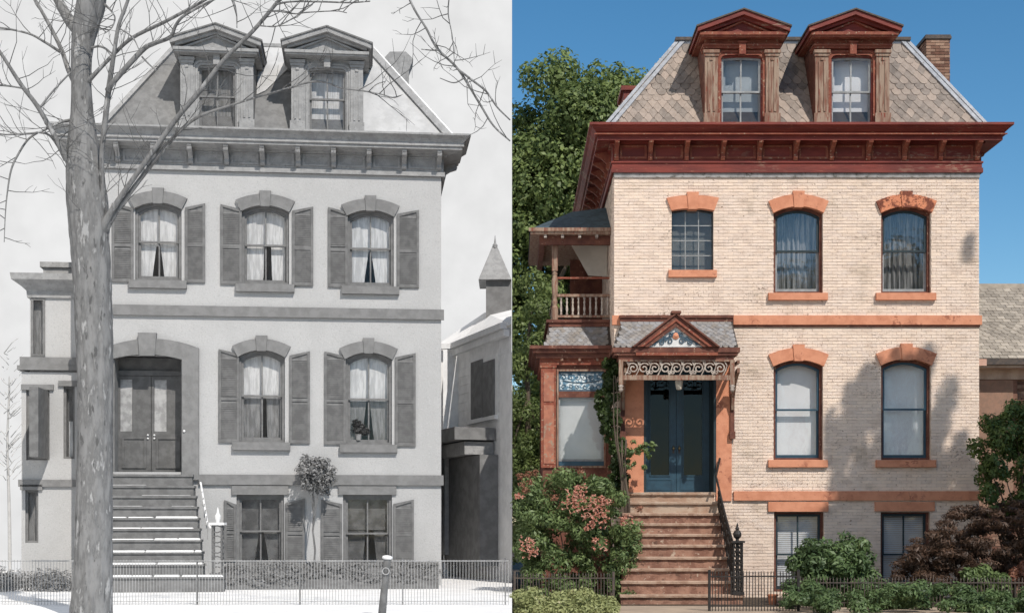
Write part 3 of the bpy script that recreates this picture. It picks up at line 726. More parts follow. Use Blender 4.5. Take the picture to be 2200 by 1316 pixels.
# hood over the door
hd = bpy.data.objects.new('door_hood', None); COL.objects.link(hd); hd.parent = house
yh = -1.05
def HU(px, y=yh): return FR.u(px, y)
def HZ_(py, y=yh): return FR.z(py, None, y)
MB().box(HU(1316), HU(1590), yh, -.002, HZ_(756), HZ_(746)).box(HU(1320), HU(1586), yh+.03, -.002, HZ_(762), HZ_(756)-.001).box(HU(1330), HU(1578), yh+.08, -.002, HZ_(772), HZ_(762)-.001).build('hood_cornice', brownw, hd)
MB().box(HU(1366), HU(1542), yh-.03, yh+.08, HZ_(763), HZ_(757)).build('fillet', redlite, hd)
MB().box(HU(1335)+.0, HU(1572), yh+.14, -.05, HZ_(776), HZ_(772)-.001).build('hood_ceiling', brownw, hd)
bl, br, tl_, tr_ = HU(1320), HU(1587), FR.u(1337,-.1), FR.u(1573,-.1); zb_, zt2 = HZ_(746)+.004, FR.z(690, None, -.1)
hr = MB().add([(bl,yh+.04,zb_),(br,yh+.04,zb_),(tr_,-.1,zt2),(tl_,-.1,zt2),(bl,-.004,zb_),(br,-.004,zb_),(tr_,-.004,zt2),(tl_,-.004,zt2)],
              [(0,1,2,3),(1,5,6,2),(0,3,7,4),(3,2,6,7),(0,4,5,1)]).build('hood_roof', slateb, hd)
hsl = Vector((0, -.1-(yh+.04), zt2-zb_)); hl = hsl.length; hs_ = hsl.normalized(); hn = ax.cross(hs_)
apx, pl_, pr_ = HU(1452), HU(1363), HU(1541); za_, zp_ = HZ_(676), HZ_(745)
def Ph(s, t): return Vector((s, yh+.04, zb_)) + hs_*t, ax, hs_, hn
def keeph(s, t):
    k = t/hl; z = zb_ + (zt2-zb_)*k
    if not (bl+(tl_-bl)*k+.03 < s < br+(tr_-br)*k-.03) or t > hl-.03: return False
    f = 1 - (z - zp_)/(za_ - zp_)
    return not (apx - (apx-pl_)*f < s < apx + (pr_-apx)*f)
mh = {'hex': slate_mesh('hex', .125, .15, slateg, .007)}
slates(hr, Ph, mh, [(.05+.088*k, 'hex', .125, bl, br) for k in range(13)], keeph, lift=.008)
MB().box(FR.u(1333,-.12), FR.u(1574,-.12), -.14, -.002, FR.z(691,None,-.12), FR.z(683,None,-.12)).box(FR.u(1331,-.15), FR.u(1576,-.15), -.17, -.002, FR.z(683,None,-.12)+.001, FR.z(677,None,-.12)).build('hood_ridge', brownw, hd)
gp = MB(); yg = yh-.04
for s, xe in ((-1, pl_), (1, pr_)):
    w1 = .20 if True else 0
    f = 1 - .0
    gp.pxz([(xe, zp_), (apx, za_), (apx, za_-.25), (xe - s*.30, zp_)], yg, -.18)
    gp.pxz([(xe + s*.05, zp_), (apx, za_+.045), (apx, za_+.002), (xe, zp_)], yg-.05, -.18)
ped = gp.build('pediment', brownw, hd)
MB().box(apx-.10, apx+.10, yg-.07, yg+.2, za_+.02, za_+.07).build('pediment_cap', brownw, ped)
for s, xe in ((-1, pl_), (1, pr_)):
    MB().pxz([(xe-s*.11, zp_+.002), (apx, za_-.092), (apx, za_-.145), (xe-s*.18, zp_+.002)], yg-.03, yg-.001).build('raking_moulding', redlite, ped)
MB().pxz([(pl_+.26, zp_+.003), (pr_-.26, zp_+.003), (apx, za_-.21)], yg+.06, yg+.2).build('tympanum', whitep, ped)
q = MB(); yy = yg+.045; zt_m = zp_ + .02
for s in (-1, 1):
    for (dx, dz, r_, st_) in ((.13,.10,.075,0), (.30,.075,.06,1.5), (.44,.055,.04,.5), (.10,.24,.055,2.2), (.22,.16,.045,3.5)):
        q.tube(spiral(apx+s*dx, zt_m+dz, r_, yy, 1.3, s, st_), .014, 5)
    q.tube([(apx, yy, zt_m+.30), (apx+s*.12, yy, zt_m+.20), (apx+s*.3, yy, zt_m+.13), (apx+s*.5, yy, zt_m+.02)], .012, 5)
q.build('scrollwork', bluew, ped)
MB().lathe(0, 0, [(.075, 0), (.07, .02), (.04, .035), (.02, .05), (.004, .052)], 12).build('rosette', orange, ped).matrix_local = Matrix.Translation((apx, yg+.06, HZ_(721))) @ Matrix.Rotation(R(90), 4, 'X')
# fretwork frieze
fy = yh + .10; fl, fr_, fz0, fz1 = HU(1338, fy), HU(1569, fy), FR.z(816, None, fy), FR.z(773, None, fy)
fo = MB().box(fl, fr_, fy-.04, fy+.04, fz0, fz0+.10).box(fl, fr_, fy-.03, fy+.03, fz0+.385, fz1).build('fret_frame', wood, hd)
q = MB(); n = 9
for k in range(n):
    x = fl+.10 + (fr_-fl-.20)*(k+.5)/n; fp = 1 if k % 2 else -1
    q.tube(spiral(x, fz0+.245, .115, fy, 1.35, fp, .6), .017, 6)
    q.tube(spiral(x+.11*fp*.7, fz0+.165, .05, fy, 1.1, -fp, 2.0), .013, 5).tube(spiral(x-.09, fz0+.33, .04, fy, 1.1, fp, 1.0), .012, 5)
for k in range(n+1):
    x = fl+.10 + (fr_-fl-.20)*k/n; q.tube([(x-.05, fy, fz0+.10), (x, fy, fz0+.2), (x+.03, fy, fz0+.3), (x-.02, fy, fz0+.388)], .014, 5)
q.build('fretwork', paintw, fo)
for s, px in ((-1, 1334), (1, 1573)):
    x = HU(px, fy)
    MB().box(x-.045, x+.045, fy-.045, fy+.045, fz0-.10, fz1).build('post', wood, hd)
    MB().lathe(x, fy, [(.045, fz0-.10), (.06, fz0-.13), (.03, fz0-.16), (.05, fz0-.19), (.035, fz0-.23), (.01, fz0-.25)], 10).build('pendant', paintw, hd, smooth=True)
    xw = FR.u(1338 if s < 0 else 1573, -.06)
    zl = FR.z(938, None, -.05)
    MB().box(xw-.045, xw+.045, -.09, -.041 if True else 0, zl, fz1-.02).box(xw-.06, xw+.06, -.13, -.041, zl-.04, zl+.12).build('wall_post', brownw, hd)
    pts = [(-.09, fz0-.55), (-.14, fz0-.55), (-.22, fz0-.30), (-.42, fz0-.05), (-.70, fz0+.10), (fy+.05, fz0+.16), (fy+.05, fz0+.26), (-.62, fz0+.22), (-.34, fz0+.10), (-.18, fz0-.1), (-.09, fz0-.3)]
    MB().pyz(pts, xw-.03, xw+.03).build('curved_brace', wood, hd)
    MB().box(xw-.028, xw+.028, -.96 if False else fy+.05, -.09, fz1-.06, fz1-.002).build('side_beam', wood, hd)

# ---- side porch: glazed bay below, balcony above
bay = bpy.data.objects.new('side_porch', None); COL.objects.link(bay); bay.parent = house
yb = .9; yb2 = 4.2
def BU(px, y=yb): return FR.u(px, y)
def BZ(py, y=yb): return FR.z(py, 1230, y)
x0, x1 = BU(1166), -.008
wx0, wx1 = BU(1199), BU(1298)
tz0, tz1, gz0, gz1 = BZ(840), BZ(797), BZ(990), BZ(853)
bb = MB()
xs_ = [x0, wx0, wx1, x1]
bb.box(x0, wx0, yb, yb+.14, 0, BZ(780)).box(wx1, x1, yb, yb+.14, 0, BZ(780)).box(wx0+.001, wx1-.001, yb+.01, yb+.13, 0, gz0).box(wx0+.001, wx1-.001, yb+.01, yb+.13, tz1, BZ(780)).box(wx0+.001, wx1-.001, yb-.01, yb+.13, gz1, tz0)
bb.box(x0, x0+.1, yb+.141, yb2, 0, BZ(780)).box(x0+.101, x1, yb2-.1, yb2, 0, BZ(780))
bo = bb.build('bay_wall', brownw, bay)
MB().box(x0-.04, BU(1194), yb-.05, yb-.001, BZ(1004), BZ(790)).box(x0-.06, BU(1196), yb-.07, yb-.001, BZ(790)+.001, BZ(783)).build('pilaster', redlite, bay)
MB().box(x0+.02, BU(1190), yb-.065, yb-.051, BZ(995), BZ(870)).box(x0+.02, BU(1190), yb-.065, yb-.051, BZ(862), BZ(800)).build('pilaster_panel', mat('salmon_panel', (.40,.16,.10), (.30,.12,.08), .8, 6, fleck=((.30,.22,.16), 10, .55, .1)), bay)
MB().ring([(wx0-.03, BZ(1004)), (wx1+.03, BZ(1004)), (wx1+.03, tz1+.04), (wx0-.03, tz1+.04)], [(wx0+.01, gz0), (wx1-.01, gz0), (wx1-.01, tz1), (wx0+.01, tz1)], yb-.03, yb-.001).build('window_casing', wood, bay)
MB().box(wx0, wx1, yb+.05, yb+.07, tz0, tz1).build('transom_window', stain, bay)
q = MB(); cz_ = (tz0+tz1)/2
for k in range(6):
    x = wx0+.12+(wx1-wx0-.24)*k/5; q.tube(spiral(x, cz_+.09, .07, yb+.045, 1.2, 1 if k % 2 else -1, k), .008, 4).tube(spiral(x, cz_-.12, .055, yb+.045, 1.1, -1 if k % 2 else 1, k), .008, 4)
q.tube([(wx0+.1+(wx1-wx0-.2)*k/8, yb+.045, cz_+.02-.05*math.sin(math.pi*k/8)) for k in range(9)], .012, 4)
q.ring([(wx0, tz0), (wx1, tz0), (wx1, tz1), (wx0, tz1)], [(wx0+.04, tz0+.04), (wx1-.04, tz0+.04), (wx1-.04, tz1-.04), (wx0+.04, tz1-.04)], yb+.02, yb+.049)
q.build('leading', bluew, bay)
bw = MB().ring([(wx0, gz0), (wx1, gz0), (wx1, gz1), (wx0, gz1)], [(wx0+.05, gz0+.05), (wx1-.05, gz0+.05), (wx1-.05, gz1-.05), (wx0+.05, gz1-.05)], yb+.03, yb+.08).build('bay_window', sash, bay)
MB().box(wx0+.04, wx1-.04, yb+.05, yb+.056, gz0+.04, gz1-.04).build('pane', glass_n, bw)
MB().box(wx0+.02, wx1-.02, yb+.14, yb+.15, gz0+.02, gz1-.02).build('blind', mat('pale_shade', (.60,.61,.61), (.56,.57,.57), .9, 2), bw)
MB().box(wx0+.01, wx1-.01, yb-.04, yb+.02, gz0-.10, gz0-.002).build('sill', teal, bw)
# bay cornice
MB().box(BU(1138), x1, yb-.30, yb2, BZ(752), BZ(745)).box(BU(1144), x1, yb-.24, yb2, BZ(760), BZ(752)-.001).box(BU(1152), x1, yb-.16, yb2, BZ(770), BZ(760)-.001).build('bay_cornice', brownw, bay)
MB().box(BU(1160), x1, yb-.07, yb2, BZ(784), BZ(770)-.001).build('bay_frieze', redlite, bay)
for px in (1207, 1245, 1283):
    MB().box(BU(px)-.03, BU(px)+.03, yb-.14, yb-.071, BZ(776), BZ(770)-.002).build('bracket', wood, bay)
# slate skirt
y1_ = yb + .42; sz0, sz1 = BZ(745)+.002, FR.z(702, 1230, y1_); sxl0, sxl1 = BU(1168), FR.u(1179, y1_)
sk = MB().add([(sxl0,yb-.1,sz0),(x1,yb-.1,sz0),(x1,y1_,sz1),(sxl1,y1_,sz1),(sxl0,yb2,sz0),(sxl1,yb2,sz1),(x1,yb2,sz1)], [(0,1,2,3),(0,3,5,4),(3,2,6,5)]).build('skirt_roof', slateb, bay)
ssl = Vector((0, y1_-(yb-.1), sz1-sz0)); sll = ssl.length; sss = ssl.normalized(); ssn = ax.cross(sss)
slates(sk, lambda s, t: (Vector((s, yb-.1, sz0)) + sss*t, ax, sss, ssn), mh, [(.04+.088*k, 'hex', .125, sxl0, x1) for k in range(9)],
       lambda s, t: sxl0 + (sxl1-sxl0)*t/sll + .05 < s < x1-.06 and t < sll-.02, lift=.008)
MB().box(FR.u(1174,y1_-.06), x1, y1_-.08, yb2, FR.z(693,1230,y1_), FR.z(687,1230,y1_)).box(FR.u(1179,y1_-.04), x1, y1_-.04, yb2, sz1+.001, FR.z(693,1230,y1_)-.001).build('balcony_floor', brownw, bay)
yp = y1_ + .06
fz = FR.z(687,1230,y1_)
px_ = FR.u(1192, yp)
MB().lathe(px_, yp, [(.075, fz), (.075, fz+.28), (.05, fz+.33), (.06, fz+.42), (.045, fz+.48), (.065, fz+.62), (.072, fz+.9), (.05, fz+1.0), (.06, fz+1.05), (.045, fz+1.1)], 12).box(px_-.065, px_+.065, yp-.065, yp+.065, fz+1.10, FR.z(512,1190,yp)).build('turned_post', wood, bay)
hz = FR.z(632, 1230, yp)
MB().box(px_+.05, x1, yp-.05, yp+.05, hz-.06, hz).build('handrail', wood, bay)
MB().box(px_+.05, x1, yp-.04, yp+.04, fz+.06, fz+.11).build('bottom_rail', wood, bay)
MB().box(px_+.05, x1, yp-.02, yp+.02, FR.z(599,1230,yp), FR.z(595,1230,yp)).build('upper_rail', redlite, bay)
bh = hz-.06-(fz+.11)
bme = MB().lathe(0, 0, [(.028,0),(.028,bh*.1),(.016,bh*.15),(.03,bh*.35),(.022,bh*.5),(.016,bh*.6),(.026,bh*.72),(.014,bh*.82),(.028,bh*.9),(.028,bh)], 8).mesh('baluster', paintw, True)
nb = 9
for k in range(nb): link('baluster', bme, bay, loc=(px_+.14+(x1-px_-.18)*k/(nb-1), yp, fz+.11))
for k in range(10): link('baluster', bme, bay, loc=(px_, yp+.25+.27*k, fz+.11))
MB().box(px_-.05, px_+.05, yp+.07, yb2, hz-.06, hz).build('handrail', wood, bay)
# porch roof
ez = FR.z(492,1140,yb); ex = FR.u(1138, yb)
pr = MB().add([(ex,yb,ez),(x1,yb,ez),(x1,yb2+.6,ez),(ex,yb2+.6,ez),(x1,yb+1.7,FR.z(446,1310,yb+1.7)),(x1,yb2+.6,FR.z(446,1310,yb+1.7)),(ex+1.0,yb+1.7,FR.z(446,1310,yb+1.7)-.1)], [(0,1,4,6),(0,6,3),(6,4,5,3)]).build('porch_roof', shingle, bay)
MB().box(ex+.02, x1, yb+.02, yb2+.5, ez-.10, ez-.004).box(ex-.02, x1, yb-.02, yb+.03, ez-.045, ez+.03).build('eave', wood, bay)
MB().box(ex+.22, x1, yb+.20, yb+.32, ez-.30, ez-.101).box(ex+.22, ex+.34, yb+.321, yb2, ez-.30, ez-.101).build('porch_beam', brownw, bay)
for k in range(4): MB().box(ex+.32+k*.38, ex+.38+k*.38, yb+.06, yb+.199, ez-.17, ez-.101).build('rafter_end', paintw, bay)
MB().box(px_+.45, x1, yb2-.25, yb2-.2, fz, ez-.1).build('porch_back_wall', brownw, bay)
yc_ = yb + .95; a_ = FR.u(1222, yc_)
MB().pxz([(a_, FR.z(517,1230,yc_)), (x1-.02, FR.z(517,1230,yc_)), (x1-.02, FR.z(594,1230,yc_)), (FR.u(1264,yc_), FR.z(592,1230,yc_))], yc_-.02, yc_).build('canvas_shade', cloth, bay)

# lantern under the hood
lx = HU(1459, -.55); lz = FR.z(815, None, -.55)
lan = thing('hanging_lantern', 'small pale lantern hanging under the hood above the teal doors', 'lantern', (2.2+lx, -.55, lz))
hgt = HZ_(776) - lz
MB().tube([(0,0,-.02),(0,0,hgt)], .008, 6).build('chain', iron, lan)
MB().lathe(0,0,[(.075,-.02),(.085,-.04),(.06,-.20),(.03,-.215)],6).build('shade', mat('milky_glass', (.62,.58,.50), None, .4), lan)
MB().lathe(0,0,[(.02,.03),(.09,-.005),(.09,-.019),(.02,-.0195)],6).build('cap', iron, lan)

# ================================================================== THE GREY HOUSE (left, seen in winter)
A_ = math.atan2(.81, 7.79)
FL = Frame(-9.364, .27, A_); FL.mid = 600
old = thing('town_house', 'pale grey town house with dark shutters, deep cornice and two pedimented dormers', 'house', (-9.364, .27, 0), A_)
LW, LD = 7.83, 8.0
def l(px, py, y=0.0): return FL.L(px, py, y)
def rect(x0, x1, y0, y1, y=0.0):                       # picture box -> local u0,u1,z0,z1
    c = (x0+x1)/2; m_ = (y0+y1)/2
    return l(x0, m_, y)[0], l(x1, m_, y)[0], l(c, y1, y)[1], l(c, y0, y)[1]
w2 = [rect(290, 390, 436, 603), rect(519, 621, 442, 611), rect(746, 846, 452, 616)]
w1 = [rect(512, 612, 752, 950), rect(742, 842, 757, 955)]
wb = [rect(508, 610, 1062, 1215), rect(737, 842, 1062, 1222)]
dd = rect(243, 392, 762, 1013)
lz_fr = l(600, 372)[1]; lzt = l(600, 276, -.6)[1]
holes = w2 + w1 + wb + [dd]
wl = MB(); wall_with_holes(wl, LW, 0, lzt-.05, 0.0, holes)
wl.add([(0,0,0),(0,LD,0),(0,LD,lzt-.05),(0,0,lzt-.05)], [(0,1,2,3)]).add([(LW,0,0),(LW,LD,0),(LW,LD,lzt-.05),(LW,0,lzt-.05)], [(0,1,2,3)]).add([(0,LD,0),(LW,LD,0),(LW,LD,lzt-.05),(0,LD,lzt-.05)], [(0,1,2,3)])
wl.box(.3, LW-.3, 1.5, 1.55, .02, lzt-.1)
wl.build('wall', gwall, old)
zb0, zb1 = l(600, 682)[1], l(600, 660)[1]
MB().box(-.05, LW+.06, -.07, .01, zb0, zb1).build('belt_course', gstone, old)
zb0, zb1 = l(600, 1041)[1], l(600, 1019)[1]
MB().box(l(428,1030)[0], LW+.05, -.07, .01, zb0, zb1).build('water_table', gstone, old)

ov = .62; zf = lz_fr; h_ = lzt - zf
prof = [(.02, zf), (.08, zf), (.08, zf+.09), (.05, zf+.10), (.05, zf+h_*.52), (.13, zf+h_*.53), (.13, zf+h_*.57), (.44, zf+h_*.62), (.44, zf+h_*.69), (.48, zf+h_*.70), (.47, zf+h_*.80), (.52, zf+h_*.88), (ov-.02, zf+h_*.94), (ov, zf+h_*.95), (ov, lzt), (0, lzt+.02), (0, zf)]
lcs = sweep(prof, LW, LD); nP = len(prof)
lcs.v = [(x, (.95 if i >= 3*nP else y), z) for i, (x, y, z) in enumerate(lcs.v)]      # the right return is short
lco = lcs.build('cornice', gtrim, old)
bm2 = bracket_mesh('bracket', gtrim, h_*.44, .36, .10)
for k in range(11): link('bracket', bm2, lco, loc=(.05+(LW-.1)*k/10, -.05, zf+.14))
for sx in (0, 1):
    for k in range(1, 8 if sx == 0 else 2): link('bracket', bm2, lco, loc=((-.05 if sx == 0 else LW+.05), k*.8, zf+.14), rot=(0,0,R(-90 if sx == 0 else 90)))
for k in range(10):
    a, b = .05+(LW-.1)*k/10, .05+(LW-.1)*(k+1)/10
    MB().ring([(a+.09, zf+.16), (b-.09, zf+.16), (b-.09, zf+.42), (a+.09, zf+.42)], [(a+.14, zf+.2), (b-.14, zf+.2), (b-.14, zf+.38), (a+.14, zf+.38)], -.075, -.05).build('frieze_panel', gtrim, lco)
# mansard
yr0, yr1 = .1, 1.5; zr0 = lzt - .02
xr1, zr1 = l(793, 108, 1.5); xl1 = l(385, 100, 1.5)[0]
def solve(px, py):                                     # hip foot from a point seen on the hip
    return None
tq = .16
xl0 = (l(238, 262, .32)[0] - xl1*tq)/(1-tq); xr0 = (l(944, 284, .32)[0] - xr1*tq)/(1-tq)
lrf = MB().hexa([(xl0,yr0,zr0),(xr0,yr0,zr0),(xr0,LD-.1,zr0),(xl0,LD-.1,zr0)], [(xl1,yr1,zr1),(xr1,yr1,zr1),(xr1,LD-1.5,zr1),(xl1,LD-1.5,zr1)]).build('roof', groof, old)
A, B = Vector((xr0,yr0,zr0)), Vector((xr1,yr1,zr1))
MB().bar(A+Vector((0,-.03,.03)), B+Vector((0,-.03,.03)), .16, .09, (0,-.86,.5)).build('hip_flashing', gtrim, lrf)
MB().bar(A+Vector((.10,.0,.05)), B+Vector((.10,.0,.05)), .05, .07, (0,-.86,.5)).build('snow', gwhite, lrf)
MB().bar(Vector((xl0,yr0-.03,zr0+.03)), Vector((xl1,yr1-.03,zr1+.03)), .10, .07, (0,-.86,.5)).build('hip_flashing', gtrim, lrf)
MB().box(xl1-.1, xr1+.1, yr1-.06, LD-1.4, zr1-.02, zr1+.06).build('roof_curb', gtrim, lrf)
# pale sheets on the roof slope right of and between the dormers
sl = Vector((0, yr1-yr0, zr1-zr0)); nn = Vector((1,0,0)).cross(sl.normalized())
def on(u, k): return Vector((u, yr0, zr0)) + sl*k
def palepatch(poly):
    lo = [on(u, k) + nn*.004 for u, k in poly]; hi = [on(u, k) + nn*.035 for u, k in poly]
    MB().hexa(lo, hi).build('snow', groofs, lrf)
c1, c2 = l(466, 60, .05)[0], l(703, 60, .05)[0]
hb = .79
def hipx(k): return xr0 + (xr1-xr0)*k
palepatch([(c2+hb-.06, .0), (hipx(0)-.10, .0), (hipx(.95)-.09, .95), (c2+hb-.06, .95)])
palepatch([(c1+hb+.02, .98), (c1+hb+.02, .45), (c1+hb+.22, .50), (c2-hb-.03, .80), (c2-hb-.03, .98)])
for i, c in enumerate((c1, c2)):
    ref = (466, 703)[i]; sh = (-2, 4)[i]
    zz = lambda py, y: l(ref, py + sh, y)[1]
    dormer(old, c, .1, lzt, zz(143,.1), zz(126,.1), zz(103,-.17), zz(88,-.22), zz(55,-.22), hb, .42, .27, gtrim, gtrim, groof, gsash, glass_o, groof,
           blindm=gcurt if i else gcurtd, zmid=zz(209,.15), light=gsash, muntin_h=())
# chimney with a flared top
cy = 3.4
pts = [(828,215),(831,152),(819,131),(838,111),(872,111),(888,127),(879,150),(877,215)]
pp = [l(x, y, cy) for x, y in pts]; pp[0] = (pp[0][0], zr1-1.2); pp[-1] = (pp[-1][0], zr1-1.2)
MB().pxz(pp, cy, cy+.6).build('chimney', gtrim, old)

def shutter(parent, r, hinge=None, arch=0.0, y=-.045, tilt=0.0):
    a, b, z0, z1 = r; t = .055; zm = z0 + (z1-z0)*.47
    zl = z1 if arch >= 0 else z1 + arch; zr_ = z1 if arch <= 0 else z1 - arch
    zl, zr_ = (z1, z1 - arch) if arch > 0 else (z1 + arch, z1)
    s = MB().ring([(a, z0), (b, z0), (b, zr_), (a, zl)], [(a+t, z0+t), (b-t, z0+t), (b-t, zr_-t), (a+t, zl-t)], y, -.004)
    s.box(a+t*.9, b-t*.9, y+.002, -.006, zm-.035, zm+.035)
    s.pxz([(a+t*.5, z0+t*.5), (b-t*.5, z0+t*.5), (b-t*.5, zr_-t*.5), (a+t*.5, zl-t*.5)], y+.028, -.005)
    o = s.build('shutter', gdark, parent)
    q = MB(); z = z0 + t
    while z < min(zl, zr_) - t - .03:
        if abs(z + .02 - zm) > .05: q.add([(a+t, y+.006, z), (b-t, y+.006, z), (b-t, y+.027, z+.045), (a+t, y+.027, z+.045)], [(0,1,2,3)])
        z += .04
    q.build('louvers', gdark, o)
    return o
def oldwin(r, rise, sl_, sr_, curtm, zm=None, dark_low=False, gap=True, lint=True, flat=False):
    u0, u1, z0, zc = r
    wn = sash_window(old, u0, u1, z0, zc, rise, gsash, gsash, glass_o, .06, zm, 1, .06, .045)
    if lint:
        lintel(wn, u0, u1, zc, rise, gstone, th=.24, ext=.13, y=-.07)
        sill(wn, u0-.12, u1+.12, z0, gstone, .17, -.10)
    else:
        MB().box(u0-.1, u1+.1, -.05, .06, zc, zc+.2).build('lintel', gstone, wn)
    m_ = (z0+zc)/2; c = (u0+u1)/2; rv = random.Random(int(u0*1000 + z0*10)); g1, g2, off = rv.uniform(.02,.08), rv.uniform(.08,.2), rv.uniform(-.05,.05); m2 = m_ + rv.uniform(-.12, .1)
    MB().box(u0, u1, .22, .23, m2, zc).build('blind', curtm, wn)
    if gap:
        for s in (-1, 1):
            MB().pxz([(c+s*.46, z0), (c+s*.46, m2+.05), (c+off+s*g1, m2+.05), (c+off+s*g2*.8, z0+.25+.1*g1), (c+off+s*g2, z0)], .24 if s < 0 else .255, .25 if s < 0 else .265).build('curtain', (gbase if curtm is gbase else gcurtd) if dark_low else curtm, wn)
    if sl_: shutter(wn, sl_, arch=.10)
    if sr_: shutter(wn, sr_, arch=-.10)
    return wn
oldwin(w2[0], .14, rect(241, 287, 437, 606), rect(398, 441, 437, 607), gcurt, l(340, 520, .1)[1])
oldwin(w2[1], .14, rect(474, 520, 440, 611), rect(628, 673, 444, 614), gcurt, l(570, 527, .1)[1])
oldwin(w2[2], .14, rect(705, 747, 446, 617), rect(853, 900, 451, 618), gcurt, l(795, 534, .1)[1])
oldwin(w1[0], .16, rect(470, 514, 750, 950), rect(622, 666, 754, 952), gcurt, l(562, 850, .1)[1], True)
oldwin(w1[1], .16, rect(697, 743, 755, 954), rect(849, 893, 758, 958), gcurt, l(792, 857, .1)[1], True)
oldwin(wb[0], 0, rect(482, 508, 1073, 1205), rect(613, 655, 1070, 1210), gbase, l(560, 1140, .1)[1], True, lint=False)
oldwin(wb[1], 0, rect(690, 735, 1072, 1212), rect(845, 889, 1072, 1215), gbase, l(790, 1145, .1)[1], True, lint=False)
# potted plant behind the right first-floor window
ppu, ppz = l(770, 945, .14)
pth = None
# door with arched surround
dw = bpy.data.objects.new('doorway', None); COL.objects.link(dw); dw.parent = old
a, b, z0, z1 = dd
sa, sbb = l(230, 900)[0], l(428, 900)[0]
lo = arc(a, b, z1-.10, z1); hi = arc(sa, sbb, l(330, 745)[1]-.02, l(330, 728)[1])
MB().pxz([(sa, l(330,1030)[1]), (a, l(330,1030)[1])] + lo + [(b, l(330,1030)[1]), (sbb, l(330,1030)[1])] + hi[::-1], -.09, .05).build('door_surround', gstone, dw)
c = (a+b)/2
MB().pxz([(c-.16, z1-.03), (c+.16, z1-.03), (c+.2, l(330,716)[1]), (c-.2, l(330,716)[1])], -.13, .04).build('keystone', gstone, dw)
yd_ = .48
zt_ = l(316, 805, yd_)[1]
MB().box(a-.001, a+.03, .0, yd_+.1, z0, z1).box(b-.03, b+.001, .0, yd_+.1, z0, z1).build('door_reveal', gstone, dw)
MB().box(a, b, yd_-.03, yd_+.1, zt_-.02, zt_+.09).box(a, b, yd_+.05, yd_+.08, zt_+.091, z1).build('transom', gdoor, dw)
for s, (g0, g1, p0, p1) in enumerate(((248, 284, a+.01, c-.006), (321, 358, c+.006, b-.01))):
    ga, gb = l(g0, 870, yd_)[0], l(g1, 870, yd_)[0]; gz0, gz1 = l(316, 926, yd_)[1], l(316, 815, yd_)[1]
    ga = max(ga, p0+.06); gb = min(gb, p1-.06)
    lf = MB().ring([(p0, z0), (p1, z0), (p1, zt_-.025), (p0, zt_-.025)], [(ga, gz0), (gb, gz0), (gb, gz1), (ga, gz1)], yd_, yd_+.05).build('door', gdoor, dw)
    MB().box(ga, gb, yd_+.02, yd_+.03, gz0, gz1).build('pane', mat('frosted_pane_%d' % s, G(.40), G(.26), .3, 6), lf)
    MB().ring([(p0+.1, z0+.1), (p1-.1, z0+.1), (p1-.1, gz0-.12), (p0+.1, gz0-.12)], [(p0+.15, z0+.15), (p1-.15, z0+.15), (p1-.15, gz0-.17), (p0+.15, gz0-.17)], yd_-.025, yd_-.001).build('panel', gdoor, lf)
    kx = (c-.07) if s == 0 else (c+.07)
    for zz_ in (934, 941): 
        kz = l(303, zz_, yd_)[1]; MB().lathe(0, 0, [(.008,0),(.022,.01),(.022,.025),(.008,.035)], 8).build('knob', gwhite, lf).matrix_local = Matrix.Translation((kx, yd_-.002, kz)) @ Matrix.Rotation(R(90), 4, 'X')
bx = l(397, 926)[0]
MB().lathe(0, 0, [(.012,0),(.028,.01),(.02,.03),(.006,.036)], 8).build('door_bell', gwhite, dw).matrix_local = Matrix.Translation((bx, -.092, l(397,926)[1])) @ Matrix.Rotation(R(90), 4, 'X')
# stoop, flaring towards the street
sp = bpy.data.objects.new('stoop', None); COL.objects.link(sp); sp.parent = old
tops = [1018, 1042, 1064, 1087, 1111, 1134, 1158, 1184, 1210, 1237]
rg = random.Random(5)
gthin = gm('thin_snow', .33, .26, rough=.9, scale=8)
for k, py in enumerate(tops):
    y = -.25 - .27*k; zt_ = l(330, py, y)[1]
    lft = l(232 - 2*k, py, y)[0]; rgt = l(413 + 2.9*k, py, y)[0] if k < 9 else l(480, py, y)[0]
    o = MB().box(lft, rgt, y, y+.36 if k else .28, SNZ-.05, zt_-.05).box(lft-.02, rgt+.02, y-.03, y+.36 if k else .28, zt_-.0495, zt_).build('step', gstep, sp)
    # snow left on the tread, broken into patches
    if k > 0:
        x = lft + .0
        while x < rgt - .1:
            w_ = rg.uniform(.35, 1.1); e = min(x + w_, rgt)
            if k >= 4 or rg.random() < .8:
                frac = 1 if k > 6 else (.35 if k < 4 else (1 if (x - lft)/(rgt-lft) > .45 else .4))
                hgt = .010 + .022*frac*rg.uniform(.7, 1.1)
                MB().add([(x, y-.036, zt_-.012*frac), (e, y-.036, zt_-.012*frac), (e-.02, y-.03, zt_+hgt), (x+.02, y-.03, zt_+hgt), (x, y+.10, zt_+.001), (e, y+.10, zt_+.001), (e-.02, y+.08, zt_+hgt*.9), (x+.02, y+.08, zt_+hgt*.9)],
                         [(0,1,2,3),(3,2,6,7),(1,5,6,2),(0,3,7,4),(4,7,6,5)]).build('snow', gsnow if k > 3 else gthin, o)
            x = e + rg.uniform(.0, .05)
